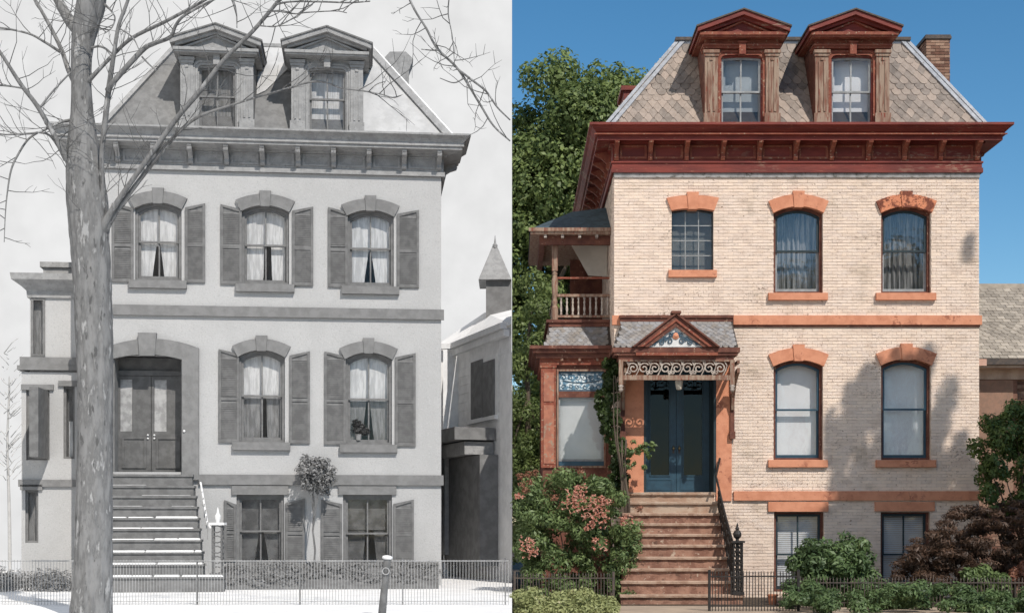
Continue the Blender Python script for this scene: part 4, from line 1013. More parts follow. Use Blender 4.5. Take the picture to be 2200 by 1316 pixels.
# stair railing and newel
sr = thing('stair_railing', 'pale handrail and lacy newel post at right of the snowy front steps', 'railing', (0,0,0))
def fl(u, y, z): ca, sa_ = math.cos(A_), math.sin(A_); return Vector((FL.x + ca*u - sa_*y, FL.y + sa_*u + ca*y, z))
def fp(px, py, y): u, z = l(px, py, y); return fl(u, y, z)
yn = -.25 - .27*9 + .12
MB().tube([fp(431,1036,-.45), fp(436,1065,-.9), fp(441,1096,-1.4), fp(446,1126,-1.9), fp(452,1132,-2.15)], [.022]*5, 8).build('handrail', gwhite, sr)
for k in range(7):
    y = -.55 - .25*k; f = k/6
    px, py = 432 + 14*f, 1042 + 78*f
    top = fp(px, py, y); MB().tube([top, Vector((top.x, top.y, l(330, tops[min(9, int((-y-.22)/.27))], y)[1]))], .012, 6).build('baluster', gtrim, sr)
nb_ = fp(468, 1236, yn); nz = nb_.z
nt_ = fp(474, 1127, yn).z
q = MB()
for dx, dy in ((-.09,-.09),(.09,-.09),(.09,.09),(-.09,.09)): q.tube([nb_+Vector((dx,dy,0)), Vector((nb_.x+dx, nb_.y+dy, nt_))], .018, 6)
q.box(nb_.x-.14, nb_.x+.14, nb_.y-.14, nb_.y+.14, nz, nz+.06)
for k in range(5):
    z = nz+.12+(nt_-nz-.2)*k/4; q.tube([(nb_.x+.10*math.cos(t), nb_.y-.10, z+.07*math.sin(t)) for t in [i*.7 for i in range(10)]], .014, 5); q.tube([(nb_.x+.10, nb_.y+.10*math.cos(t), z+.07*math.sin(t)) for t in [i*.7 for i in range(10)]], .014, 5)
q.build('newel_post', gpost, sr)
MB().box(nb_.x-.15, nb_.x+.15, nb_.y-.15, nb_.y+.15, nt_, nt_+.05).lathe(nb_.x, nb_.y, [(.03,nt_+.05),(.05,nt_+.12),(.06,nt_+.18),(.03,nt_+.24),(.012,nt_+.33),(.004,nt_+.36)], 8).build('finial', gwhite, sr, smooth=False)

# side bay at the left, behind the trunk
by = bpy.data.objects.new('side_bay', None); COL.objects.link(by); by.parent = old
yb = 1.1
def r_(x0, x1, y0, y1, y=yb): return rect(x0, x1, y0, y1, y)
a, b, c, d = r_(64, 172, 630, 1290); b = -.01
bwins = [r_(67, 97, 640, 765), r_(58, 108, 838, 988), r_(138, 162, 830, 985), r_(56, 84, 1052, 1165)]
h2 = [(h[0]-a, h[1]-a, h[2], h[3]) for h in bwins]
a2 = r_(48, 172, 795, 1290)[0]
h2 = [(h[0]-a2, h[1]-a2, h[2], h[3]) for h in bwins]
q = MB(); wall_with_holes(q, b-a2, 0, r_(60,160,766,800)[2], 0, h2[1:], .2)
q.v = [(x+a2, y+yb-.08, z) for x, y, z in q.v]
q2 = MB(); h3 = [(bwins[0][0]-a, bwins[0][1]-a, bwins[0][2], bwins[0][3])]
wall_with_holes(q2, b-a, r_(60,160,766,800)[2], r_(60,160,600,800)[3], 0, h3, .2); q2.v = [(x+a, y+yb, z) for x, y, z in q2.v]
q.add(q2.v, q2.f)
q.box(a+.001, b, yb+2.9, yb+3, 0, d); q.add([(a2,yb-.08,0),(a2,yb+3,0),(a2,yb+3,r_(60,160,766,800)[2]),(a2,yb-.08,r_(60,160,766,800)[2])], [(0,1,2,3)]); q.add([(a,yb,r_(60,160,766,800)[2]),(a,yb+3,r_(60,160,766,800)[2]),(a,yb+3,d),(a,yb,d)], [(0,1,2,3)])
q.box(a2+.3, b-.01, yb+.5, yb+.55, 0, d)
q.build('bay_wall', gwall, by)
for i, h in enumerate(bwins):
    wv = MB().ring(aloop(h[0], h[1], h[2], h[3], 0), inset(h[0], h[1], h[2], h[3], 0, .05), yb-.02, yb+.06).build('window', gsash, by)
    MB().box(h[0]+.04, h[1]-.04, yb+.03, yb+.035, h[2]+.04, h[3]-.04).build('pane', glass_o, wv)
    MB().box(h[0], h[1], yb+.16, yb+.17, h[2], h[3]).build('blind', gcurtd if i in (0, 3) else gint, wv)
    if i in (1, 2): MB().box((h[0]+h[1])/2-.02 if i == 1 else h[0]+.08, (h[0]+h[1])/2+.05 if i == 1 else h[1]-.06, yb+.12, yb+.13, h[2]+.05, h[2]+.85).build('curtain', gcurt, wv)
    if i: MB().box(h[0]-.1, h[1]+.1, yb-.14, yb-.081, h[3], h[3]+.12).build('lintel', gstone, wv)
shutter(by, (bwins[1][1]-.20, bwins[1][1]-.01, bwins[1][2]+.02, bwins[1][3]-.03), y=yb-.13)
zc0, zc1 = r_(60,160,768,796)[2:4]
MB().box(a2-.08, b, yb-.16, yb+3, zc0, zc0+.10).box(a2-.03, b, yb-.12, yb+3, zc0+.101, zc1).build('bay_band', gstone, by)
zc0, zc1 = r_(60,160,1030,1045)[2:4]
MB().box(a2-.06, b, yb-.14, yb+3, zc0, zc1).build('bay_band', gstone, by)
zc0, zc1 = r_(44,160,592,640)[2:4]; L0 = l(41, 600, yb-.35)[0]
pz = [(0, zc0), (.05, zc0), (.06, zc0+.15), (.22, zc0+.30), (.33, zc0+.36), (.35, zc1), (0, zc1+.01)]
mbq = sweep([(o_, z_) for o_, z_ in pz], b-a, 3.0); mbq.v = [(min(x+a, b), y+yb if y < 2 else y+yb, z) for x, y, z in mbq.v]
mbq.build('bay_cornice', gtrim, by)
t0 = l(97, 575, yb+.5)[0]
MB().box(t0, b, yb+.3, yb+2.8, zc1, r_(97,160,567,590,yb+.5)[3]-.12).box(t0-.06, b, yb+.24, yb+2.8, r_(97,160,567,590,yb+.5)[3]-.119, r_(97,160,567,590,yb+.5)[3]).build('bay_parapet', gtrim, by)

# ================================================================== around the grey house
def smooth(pts, n=5):                                  # Catmull-Rom through (px, py, width, depth)
    P = [np.array(p, float) for p in pts]; P = [2*P[0]-P[1]] + P + [2*P[-1]-P[-2]]; o = []
    for i in range(1, len(P)-2):
        for k in range(n):
            t = k/n; o.append(.5*((2*P[i]) + (-P[i-1]+P[i+1])*t + (2*P[i-1]-5*P[i]+4*P[i+1]-P[i+2])*t*t + (-P[i-1]+3*P[i]-3*P[i+1]+P[i+2])*t**3))
    o.append(P[-2]); return o
TD = 20.0
tree = thing('bare_tree', 'large bare tree with thick grey trunk standing before the grey house', 'tree', tuple(W(195, 1330, TD) * Vector((1,1,0)) if False else (W(195,1316,TD).x, TD-D0, SNZ)))
tb = Vector(tree.location)
def branch(pts, d0, d1, name='limb', n=9, parent=tree, base=tb, m=gbark, jit=.0):
    k = len(pts); P = smooth([(p[0], p[1], p[2], d0+(d1-d0)*i/(k-1)) for i, p in enumerate(pts)], 5)
    ps = [W(a[0], a[1], a[3]) - base for a in P]; rs = [max(.003, a[2]/2*a[3]/F) for a in P]
    rg = random.Random(int(pts[0][0]*7+pts[0][1]))
    ps = [p + Vector((rg.uniform(-1,1), rg.uniform(-1,1), rg.uniform(-1,1)))*r*jit for p, r in zip(ps, rs)]
    return MB().tube(ps, rs, n).build(name, m, parent, smooth=True), ps, rs
from mathutils import noise as mnoise
trunk, tps, trs = branch([(192,1345,104),(195,1316,90),(200,1200,80),(203,1050,76),(205,900,74),(203,750,76),(198,600,80),(190,480,84),(182,380,80),(178,300,62),(176,230,46),(174,160,42),(177,100,46),(186,50,56),(196,0,60),(204,-60,58),(212,-200,46),(216,-330,30)], TD, TD, 'trunk', 14, jit=.0)
# furrowed bark: the trunk's rings get ridges that run up it
NB = 64; tv, tf = [], []
fine = []
for k in range(len(tps)-1):
    for j in range(3): f = j/3; fine.append((tps[k].lerp(tps[k+1], f), trs[k]*(1-f)+trs[k+1]*f))
fine.append((tps[-1], trs[-1]))
for k, (p, r) in enumerate(fine):
    for j in range(NB):
        an = 2*math.pi*j/NB; c_, s_ = math.cos(an), math.sin(an)
        v = mnoise.noise(Vector((c_*5.2, s_*5.2, p.z*1.1))) ; v2 = mnoise.noise(Vector((c_*11, s_*11, p.z*2.6 + 9))); v3 = mnoise.noise(Vector((c_*1.4, s_*1.4, p.z*.8 + 4)))
        rr_ = r*(1 - .075*(1 - min(1, abs(v)*3.2)) - .04*(1 - min(1, abs(v2)*3)) + .06*v3 + .04)
        tv.append((p.x + c_*rr_, p.y + s_*rr_, p.z))
for k in range(len(fine)-1):
    for j in range(NB): q_ = (j+1) % NB; tf.append((k*NB+j, k*NB+q_, (k+1)*NB+q_, (k+1)*NB+j))
me_ = MB().add(tv, tf).mesh('trunk', gbark, True); trunk.data = me_
LB = []
def B(pts, d0, d1, **k):
    r = branch(pts, d0, d1, **k); LB.append(r); return r
B([(170,430,26),(152,360,16),(133,322,12),(84,234,10),(46,183,9),(0,112,7),(-50,40,5)], TD, TD-.6)
B([(168,190,15),(147,150,11),(132,107,9),(107,56,8),(76,0,6),(50,-50,4)], TD, TD+.5)
B([(130,112,7),(95,90,5.5),(60,72,4.5),(0,60,4),(-40,62,3)], TD+.2, TD-.2, n=6)
B([(84,234,5),(112,198,4),(152,155,3.5)], TD-.3, TD-.2, n=6)
B([(50,190,4),(25,186,3.5),(0,184,3),(-30,186,2)], TD-.4, TD-.8, n=6)
B([(152,258,7),(132,262,6),(110,272,5),(80,285,5),(40,288,4),(0,290,3.5)], TD, TD-.5, n=6)
B([(82,284,5),(60,300,4.5),(40,330,4.5),(24,365,4),(15,420,3),(11,470,2.2),(9,520,1.6)], TD-.2, TD-.4, n=6)
B([(80,284,4),(105,290,5),(125,315,6),(140,345,7)], TD-.2, TD-.1, n=6)
B([(172,70,28),(150,45,24),(125,0,20),(95,-60,16),(60,-150,9)], TD, TD+.8)
B([(212,520,34),(224,482,19),(258,425,12),(325,330,11),(383,250,11),(430,195,11),(480,130,9.5),(545,65,8.5),(600,0,8),(660,-70,7),(760,-150,6),(850,-130,4.5)], TD, TD-1.2)
B([(222,500,18),(250,455,11),(290,400,10),(338,338,9.5),(378,290,8),(425,252,7),(500,225,5),(600,195,4),(680,175,4.5),(735,190,3)], TD-.05, TD-.6, n=7)
B([(222,470,12),(221,420,11),(218,340,11),(226,260,12),(232,205,12),(238,160,11),(245,115,9),(255,55,8),(275,0,7),(290,-60,5)], TD-.05, TD-.5)
B([(186,180,14),(198,165,10),(244,117,8),(285,81,8),(356,46,7.5),(432,5,6.5),(490,-30,5)], TD, TD-.5, n=7)
B([(232,195,14),(244,176,12),(305,109,11),(330,94,10),(366,80,8),(377,56,7),(397,33,6),(458,0,5),(500,-20,4)], TD-.3, TD-.9, n=8)
B([(180,108,6),(215,100,5),(244,117,4)], TD, TD-.1, n=6)
B([(225,10,6),(240,25,4),(247,40,3.5),(240,60,2.5),(225,72,2)], TD-.1, TD-.3, n=6)
B([(305,122,4),(320,138,3.5),(336,152,3)], TD-.5, TD-.6, n=6)
B([(255,60,3),(285,81,3),(300,110,2.2)], TD-.4, TD-.6, n=6)
B([(475,-20,5),(500,0,4),(508,30,3.2),(509,60,2.4)], TD-.6, TD-.7, n=6)
B([(592,10,5),(625,4,4),(690,4,4),(750,6,3.5),(795,3,3)], TD-1, TD-1.4, n=6)
B([(575,25,4),(600,25,3.2),(635,30,3),(660,27,3),(720,24,2.4),(745,28,2)], TD-1, TD-1.4, n=6)
B([(555,55,3.5),(575,57,3),(597,56,3),(635,36,2.4),(672,10,2)], TD-1, TD-1.3, n=6)
B([(735,190,3.4),(790,197,3),(820,203,2.6),(845,210,2.4),(862,205,2)], TD-.6, TD-.9, n=6)
B([(792,197,2.6),(808,182,2.2),(828,175,1.8)], TD-.7, TD-.8, n=6)
# the long bough that passes above and droops in at the right
B([(600,0,9),(700,-90,9),(790,-110,8),(850,-60,6.5),(890,20,5),(915,60,5),(940,105,5.5),(985,150,5.5),(1030,222,5),(1060,270,4.2),(1096,303,3.2)], TD-.9, TD-1.0, n=7)
B([(985,150,5),(1018,175,5),(1045,197,4.6),(1068,230,4),(1096,258,3)], TD-1, TD-1, n=6)
B([(942,108,4),(925,108,3),(905,106,2)], TD-1, TD-1, n=6)
B([(997,168,3.5),(975,178,2.8),(945,168,2)], TD-1, TD-1.1, n=6)
B([(790,-110,5),(900,-90,4),(960,-40,3.5),(963,30,2.6),(972,80,2),(976,130,1.8),(976,145,1.5)], TD-1, TD-1, n=6)
# fine twigs
for i, (o, ps, rs) in enumerate(LB):
    if len(ps) < 12: continue
    rg = random.Random(90+i); q = MB(); made = 0
    for k in range(3, len(ps)-1, 2):
        if rg.random() < .15: continue
        p = ps[k]; t = (ps[k]-ps[k-1]).normalized(); side = Vector((rg.uniform(-1,1), rg.uniform(-.6,.6), rg.uniform(-.3,1))).normalized()
        L_ = rg.uniform(.3, 1.15); dirn = (t*.7 + side).normalized(); pts = [p]
        for j in range(5): dirn = (dirn + Vector((rg.uniform(-.3,.3), rg.uniform(-.3,.3), rg.uniform(-.15,.3)))).normalized(); pts.append(pts[-1] + dirn*L_/5)
        wpx = [CX + F*(tb.x+v.x)/(tb.y+v.y+D0) for v in pts]
        if max(wpx) > 1090: continue
        q.tube(pts, [.007, .006, .005, .004, .003, .002], 5); made += 1
        for m2 in (2, 3, 4):
            if rg.random() < .6:
                d2 = (pts[m2]-pts[m2-1]).normalized() + Vector((rg.uniform(-1,1), rg.uniform(-.6,.6), rg.uniform(-.5,.9))); d2.normalize()
                q.tube([pts[m2], pts[m2] + d2*L_*.16, pts[m2] + d2*L_*.3 + Vector((0,0,rg.uniform(-.04,.06)))], [.004, .003, .002], 4)
    if made: q.build('twigs', gtwig, o, 'stuff')

# far pale tree at the left edge
ft = thing('bare_tree', 'faint pale bare tree far off at the left edge', 'tree', (W(20,1280,41).x, 11.0, SNZ)); fb = Vector(ft.location)
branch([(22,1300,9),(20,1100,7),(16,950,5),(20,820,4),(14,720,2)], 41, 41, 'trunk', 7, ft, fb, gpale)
rg = random.Random(31)
q = MB()
for k in range(60):
    x, y = rg.uniform(8, 28), rg.uniform(740, 1050); s = rg.choice((-1,1)); ln = rg.uniform(20, 60)
    pts = [W(x + s*ln*t, y - ln*(1.2*t - .2*t*t) + rg.uniform(-4,4), 41 + rg.uniform(-.4,.4)) - fb for t in (0,.3,.6,1)]
    q.tube(pts, [.016,.012,.008,.004], 4)
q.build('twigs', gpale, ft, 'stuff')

# neighbour at the right of the grey house
nb = thing('neighbour_house', 'dim grey house with snowy roof and pointed turret beside the grey town house', 'house', (0, 0, 0))
e1 = W(1102, 700, 33.5); e2 = W(985, 745, 37.4); zE = 6.33
P1, P2, P3 = Vector((-.015, 3.5, 0)), Vector((e2.x, 7.4, 0)), Vector((-2.15, 7.4, 0))
def wallseg(mb, a, b, z0, z1): mb.add([(a.x,a.y,z0),(b.x,b.y,z0),(b.x,b.y,z1),(a.x,a.y,z1)], [(0,1,2,3)])
q = MB(); wallseg(q, P1, P2, 0, zE); wallseg(q, P2, P3, 0, zE); wallseg(q, P1, Vector((-.015,12,0)), 0, zE); wallseg(q, P3, Vector((-2.15,12,0)), 0, zE); wallseg(q, Vector((-2.15,12,0)), Vector((-.015,12,0)), 0, zE)
q.build('wall', gneigh, nb)
wd = (P1-P2).normalized(); wn_ = Vector((wd.y, -wd.x, 0)); wn_ = wn_ if wn_.y < 0 else -wn_
def onw(px, z, o=0.0):                                  # a point of the slanting wall
    dx = (px-CX)/F; # ray (dx*k, k-30)
    k = ((P2.x)*wd.y - (P2.y+D0)*wd.x) / (dx*wd.y - wd.x); return Vector((dx*k, k-D0, z)) + wn_*o, k
def wbox(mb, px0, px1, py0, py1, o0, o1):
    (a, ka), (b, kb) = onw(px0, 0), onw(px1, 0); za0, za1 = CAMZ+(HZ-py1)/F*(ka+kb)/2, CAMZ+(HZ-py0)/F*(ka+kb)/2
    A0, B0 = a + wn_*o0, b + wn_*o0; A1, B1 = a + wn_*o1, b + wn_*o1
    return mb.hexa([(v.x,v.y,za0) for v in (A0,B0,B1,A1)], [(v.x,v.y,za1) for v in (A0,B0,B1,A1)])
for k in range(26):
    wbox(MB(), 986, 1075, 762 + k*19, 779 + k*19, .001, .012 + .004*(k % 2)).build('siding_board', gneigh, nb)
wbox(MB(), 1010, 1072, 768, 902, .017, .03).build('window_frame', gnlite, nb)
wbox(MB(), 1016, 1040, 775, 898, .031, .06).build('shutter', gndark, nb)
wbox(MB(), 1041, 1066, 775, 898, .031, .06).build('shutter', gndark, nb)
wbox(MB(), 1010, 1072, 898, 906, .02, .12).build('sill', gneigh, nb)
wbox(MB(), 1076, 1101, 760, 1280, .005, .02).build('pale_bay', gnlite, nb)
wbox(MB(), 958, 1068, 930, 955, .05, 1.1).build('porch_roof', gndark, nb)
wbox(MB(), 962, 1072, 985, 1210, .02, .5).build('porch_recess', gndark, nb)
wbox(MB(), 962, 1064, 958, 984, .04, .8).build('porch_frieze', gtrim, nb)
wbox(MB(), 985, 1004, 985, 1190, .51, .62).build('porch_post', gtrim, nb)
g = MB(); ov_ = .28
def gut(a, b, mb, z0, z1, o=ov_):
    a, b = a + wn_*o, b + wn_*o; mb.bar(Vector((a.x,a.y,z0)), Vector((b.x,b.y,z0)), .16, z1)
g.bar(Vector((P1.x, P1.y, zE)) + wn_*.2, Vector((P2.x, P2.y, zE)) + wn_*.2, .14, .16).box(P3.x, P2.x-.12, P2.y-.28, P2.y-.12, zE-.08, zE+.06)
g.build('gutter', gwhite, nb)
MB().bar(Vector((P1.x, P1.y, zE-.16)) + wn_*.12, Vector((P2.x, P2.y, zE-.16)) + wn_*.12, .16, .14).build('eave', gneigh, nb)
rt = W(1060, 680, 39.5)
MB().add([(P1.x,P1.y,zE+.05),(P2.x,P2.y,zE+.05),(P3.x,P3.y,zE+.05),(rt.x-.25,9.4,rt.z+.1),(-.015,8.6,rt.z+.1),(P3.x,9.4,zE+.3)], [(0,1,3,4),(1,2,5,3)]).build('roof', gsnow, nb)
tx0, tx1 = W(1044, 650, 38).x, -.015; tz = W(1060, 600, 38).z
MB().box(tx0, tx1, 8.0, 9.2, zE, tz).build('turret', gndark, nb)
q = MB(); tm = W(1063, 600, 38).x; ap = W(1062, 520, 38).z
q.add([(tx0-.2,7.85,tz-.02),(tx1+.0,7.85,tz-.02),(tx1+.0,9.4,tz-.02),(tx0-.2,9.4,tz-.02),(tm-.08,8.6,ap),(tm+.06,8.6,ap)], [(0,1,5,4),(1,2,5),(2,3,4,5),(3,0,4),(0,1,2,3)])
q.build('turret_roof', gtrim, nb)
MB().lathe(tm, 8.6, [(.06, ap-.05), (.07, ap+.04), (.03, ap+.1), (.004, W(1062,495,38).z)], 8).build('finial', gtrim, nb)
MB().box(W(952,0,36.9).x, W(961,0,36.9).x, 6.9, 7.0, .2, 6.2).build('downspout', gnlite, nb)

# low planting and shrub against the grey house
sh = thing('round_shrub', 'round grey bush on a stem between the two basement windows', 'shrub', tuple(fp(676, 1255, -.5).xy) + (SNZ,))
sbp = Vector(sh.location)
cc = fp(677, 1022, -.5) - sbp
cl = [c for c in crown(cc, (.54,.36,.5), 46, .10, .18, 4, .2) if c[2] > cc.z - .32]; leaves('crown', cl, 4200, .06, glf, sh, 4, shell=.1)

limbs(sh, (0,0,0), cc, .03, cl, gbark, 3, 9)
hg = MB()
bed = MB(); P_ = [fp(486,1255,-.05), fp(942,1262,-.05), fp(942,1266,-1.7), fp(486,1266,-1.7)]
bed.hexa([(p.x,p.y,SNZ-.02) for p in P_], [(p.x,p.y,SNZ+(.52 if i < 2 else .05)) for i, p in enumerate(P_)]); o = bed.build('planting_bed', gbed); o['kind'] = 'structure'; tag(o, 'sloping grey earth bank below the basement windows of the grey house', 'bank')
rg = random.Random(3); cl = []
for k in range(90):
    f = rg.random(); y = rg.uniform(-1.55, -.2); p = fp(492 + 445*f, 1255, y); r = rg.uniform(.12, .24); cl.append((p.x, p.y, SNZ+.08+.47*(y+1.7)/1.65, r*1.3, r, r*.4))
o = tag(leaves('bed_plants', cl, 5000, .06, glf2, None, 9, up=.6, kind='stuff'), 'low grey plants on the bank below the basement windows', 'plants')
cl = []
for k in range(50):
    f = rg.random(); y = rg.uniform(-2.2, .6); p = fp(-60 + 240*f, 1255, y); r = rg.uniform(.15, .34); cl.append((p.x, p.y, SNZ+.02, r*1.6, r*1.2, r*rg.uniform(.8, 1.6)))
tag(leaves('bed_plants', cl, 15000, .06, glf2, None, 10, up=.6, kind='stuff'), 'low grey plants left of the big trunk, before the side bay', 'plants')
# wire fence along the street
fn = thing('wire_fence', 'low fence of thin pale wires along the snowy street edge', 'fence', (-12.2, -6.6, SNZ)); fo_ = Vector(fn.location)
fx0, fx1, fyy = -12.2, -.06, -6.6
ztop_ = CAMZ + (HZ-1204)/F*23.4 - SNZ
wire = MB().tube([(0,0,0),(0,0,ztop_+.02)], .0045, 5).mesh('picket', giron)
n = 240
for k in range(n): link('picket', wire, fn, loc=((fx1-fx0)*k/(n-1), 0, 0))
MB().tube([(0,-.006,ztop_),((fx1-fx0),-.006,ztop_)], .009, 5).build('top_rail', giron, fn)
MB().tube([(0,-.006,.06),((fx1-fx0),-.006,.06)], .007, 5).build('bottom_rail', giron, fn)
for k in range(8): MB().tube([((fx1-fx0)*(k+.02)/7.05,.02,0),((fx1-fx0)*(k+.02)/7.05,.02,ztop_+.05)], .013, 6).build('post', gpost, fn)
# hitching post at the kerb
hp0 = W(820, 1335, 20.5); hp1 = W(833, 1192, 20.5)
hp = thing('hitching_post', 'slim leaning grey post with a pale rounded cap at the street edge', 'post', (hp0.x, hp0.y, SNZ))
b0 = Vector(hp.location); tp = hp1 - b0
dv = tp.normalized()
MB().tube([(0,0,-.05), tp*.3, tp*.62, tp*.72, tp*.74, tp*.9, tp*.96], [.062,.056,.05,.05,.062,.055,.05], 10).build('shaft', gpost, hp, smooth=True)
MB().tube([tp*.93, tp*.95, tp*.985, tp*1.0], [.05,.082,.075,.03], 10).build('cap', gwhite, hp, smooth=True)
MB().tube([tp*.74+Vector((.05*math.cos(t), -.06, .05*math.sin(t))) for t in [i*math.pi/5 for i in range(11)]], .010, 6).build('ring', giron, hp)

# house plant behind the right first-floor window of the grey house
pw = fl(ppu, .16, ppz)
hpn = thing('house_plant', 'dark leafy house plant inside the right first-floor window of the grey house', 'plant', tuple(pw))
MB().lathe(0, 0, [(.05,0),(.07,.12),(.075,.12),(.07,.13)], 10).build('pot', gtrim, hpn)
leaves('foliage', [(.0,0,.26,.17,.035,.16), (.12,0,.2,.14,.03,.1), (-.06,0,.38,.08,.03,.1)], 900, .06, leafmat('dark_grey_leaf', G(.04), G(.10), .1), hpn, 6, shell=.1)

# ================================================================== around the brick house
# neighbour with a tan slate roof at the right
nh = thing('neighbour_house', 'red brick house with tan shingle roof at the right edge', 'house', (10.18, 1.5, 0))
nz0, nz1 = W(2150, 770, 31.3).z, W(2150, 618, 34.2).z
MB().box(.0, 6, .35, 7, 0, nz0-.05).build('wall', rmortar, nh)
wq = bpy.data.objects.new('brick_front', None); COL.objects.link(wq); wq.parent = nh
bricks(wq, 0, 1.5, .0, nz0-.1, [], redbrick, .072, .22, .012, .335, .03, 60, order=lambda b: -b[2])
MB().box(.30, 1.3, .22, .36, 1.6, W(2150,805,31.6).z).build('window_surround', mat('brown_brick_trim', (.24,.12,.085), (.17,.085,.06), .85, 9, bump=.5), nh)
MB().box(.42, 1.2, .20, .30, 1.75, W(2150,815,31.6).z).build('brick_panel', redbrick, nh)
rr_ = MB().hexa([(-.1,-.2,nz0),(6,-.2,nz0),(6,2.7,nz1),(-.1,2.7,nz1)], [(-.1,-.2,nz0-.08),(6,-.2,nz0-.08),(6,2.7,nz1-.08),(-.1,2.7,nz1-.08)]).build('roof', slateb, nh)
v = Vector((0, 2.9, nz1-nz0)); vl = v.length; vs_ = v.normalized(); vn = Vector((1,0,0)).cross(vs_)
mN = {'sq': slate_mesh('sq', .19, .20, nslate, .012), 'hex': slate_mesh('hex', .19, .2, nslate, .012)}
slates(rr_, lambda s, t: (Vector((s, -.2, nz0)) + vs_*t, Vector((1,0,0)), vs_, vn), mN, [(.08+.145*k, 'hex' if 6 < k < 12 else 'sq', .19, .0, 2.7) for k in range(24)], lambda s, t: -.05 < s < 2.6 and t < vl-.02, lift=.010)
MB().box(-.1, 6, 2.62, 2.85, nz1-.03, nz1+.09).build('ridge', nslate, nh)
MB().box(-.06, 6, -.30, -.20, nz0-.14, nz0-.01).build('gutter', rustiron, nh)
MB().box(-.06, .42, -.32, -.301, nz0-.17, nz0-.02).build('gutter_end', mat('pink_paint', (.58,.36,.28), (.48,.28,.2), .7), nh)
MB().box(-.04, 6, -.199, .34, nz0-.2, nz0-.145).box(-.04, 6, .2, .34, nz0-.42, nz0-.201).build('eave', mat('cream_trim', (.55,.42,.33), (.42,.30,.23), .8), nh)

# trees behind, cropped by nothing but their own distance
bt = thing('maple_tree', 'tall dense green maple behind the left corner of the brick house', 'tree', (1.4, 18.5, -.03))
bo_ = Vector(bt.location)
cl = crown((1.5, 0, 13.6), (4.9, 2.6, 4.7), 260, .4, .95, 11, .55) + crown((.3, 0, 9), (3.6, 2.6, 5.0), 60, .5, 1.0, 13, .5) + crown((1.7, 0, 15.6), (2.5, 2.0, 2.5), 60, .35, .75, 19, .4) + crown((-.6, 0, 5), (3.1, 2.4, 3.4), 45, .6, 1.0, 15, .4) + crown((-2.2, 0, 11.5), (1.8, 2.0, 4.0), 30, .5, .9, 17, .45)
leaves('crown', cl, 150000, .17, lf_tree, bt, 12, up=.45, shell=.45, aspect=.6)
limbs(bt, (0,0,0), (0,0,14), .38, cl, bark, 5, 14)
ct = thing('feathery_tree', 'lower yellow green feathery tree left of the side porch', 'tree', (.55, 15.2, -.03))
cl = crown((.1, 0, 5.4), (1.45, .9, 4.4), 60, .25, .55, 21, .5) + crown((.2, -.2, 2.3), (1.7, .9, 2.5), 50, .3, .6, 23, .3)
leaves('crown', cl, 42000, .13, lf_conf, ct, 22, up=.2, aspect=.35, droop=.5)
limbs(ct, (0,0,0), (0,0,8.5), .16, cl, bark, 6, 8)
# street tree out of view to the right: its shade falls on the right half of the front
stt = thing('street_tree', 'leafy street tree at the kerb, right of the picture', 'tree', (12.85, -8.8, -.1), 0, 'street trees')
cl = crown((-.1, 0, 13.2), (2.2, 1.3, 2.0), 80, .12, .34, 33, .15, 2.0) + crown((.35, .2, 11.0), (2.2, 1.2, 1.8), 50, .14, .38, 34, .2, 1.8) + [(1.5,-.1,17.9,.13,.12,.35), (.55,0,15.4,.2,.2,.35), (-.6,0,14.9,.12,.2,.5), (-1.0,0,14.3,.14,.2,.5), (1.0,0,14.6,.25,.2,.4)]
leaves('crown', cl, 24000, .18, lf_tree, stt, 35, up=.4, shell=.1)
limbs(stt, (0,0,0), (0,0,12.5), .22, cl, bark, 7, 12)

# flowering bush at the left of the steps
fbsh = thing('trumpet_vine_bush', 'big leafy bush with clusters of orange trumpet flowers left of the steps', 'bush', (1.25, -1.9, .012))
bb_ = Vector(fbsh.location)
def loc(px, py, d): return W(px, py, d) - bb_
cl = []
rg = random.Random(8)
while len(cl) < 190:
    px, py = rg.uniform(1106, 1372), rg.uniform(992, 1285)
    # outline of the bush
    topy = 1010 + 60*abs((px-1235)/120)**2.2 if px > 1235 else 1005 + 12*abs((px-1235)/120)
    if px > 1345: topy = max(topy, 1120)
    if 1105 < px < 1165: topy = max(topy, 1015)
    if py < topy + 12: continue
    d = 27.9 + rg.uniform(-.8, .6); p = loc(px, py, d); r = rg.uniform(.12, .24)
    if p.x + bb_.x - r < -.06: continue
    if p.z < .1: continue
    cl.append((p.x, p.y, p.z, r, r, r*.9))
leaves('foliage', cl, 30000, .085, lf_bush, fbsh, 14, up=.4, aspect=.42, shell=.3, droop=.25)
for k in range(7):
    q = cl[k*9]; MB().tube([(rg.uniform(-.25,.25), rg.uniform(-.2,.2), 0), (q[0]*.5, q[1]*.5, q[2]*.5), q[:3]], [.02,.015,.006], 6).build('stem', bark, fbsh)
fl_spots = [(1232,1062,26),(1255,1075,26),(1280,1078,20),(1228,1085,20),(1268,1098,22),(1292,1092,16),(1290,1118,20),(1268,1128,12),(1345,1116,15),(1132,1166,20),(1140,1185,16),(1287,1168,17),(1108,1063,10),(1247,1050,14),(1300,1075,12)]
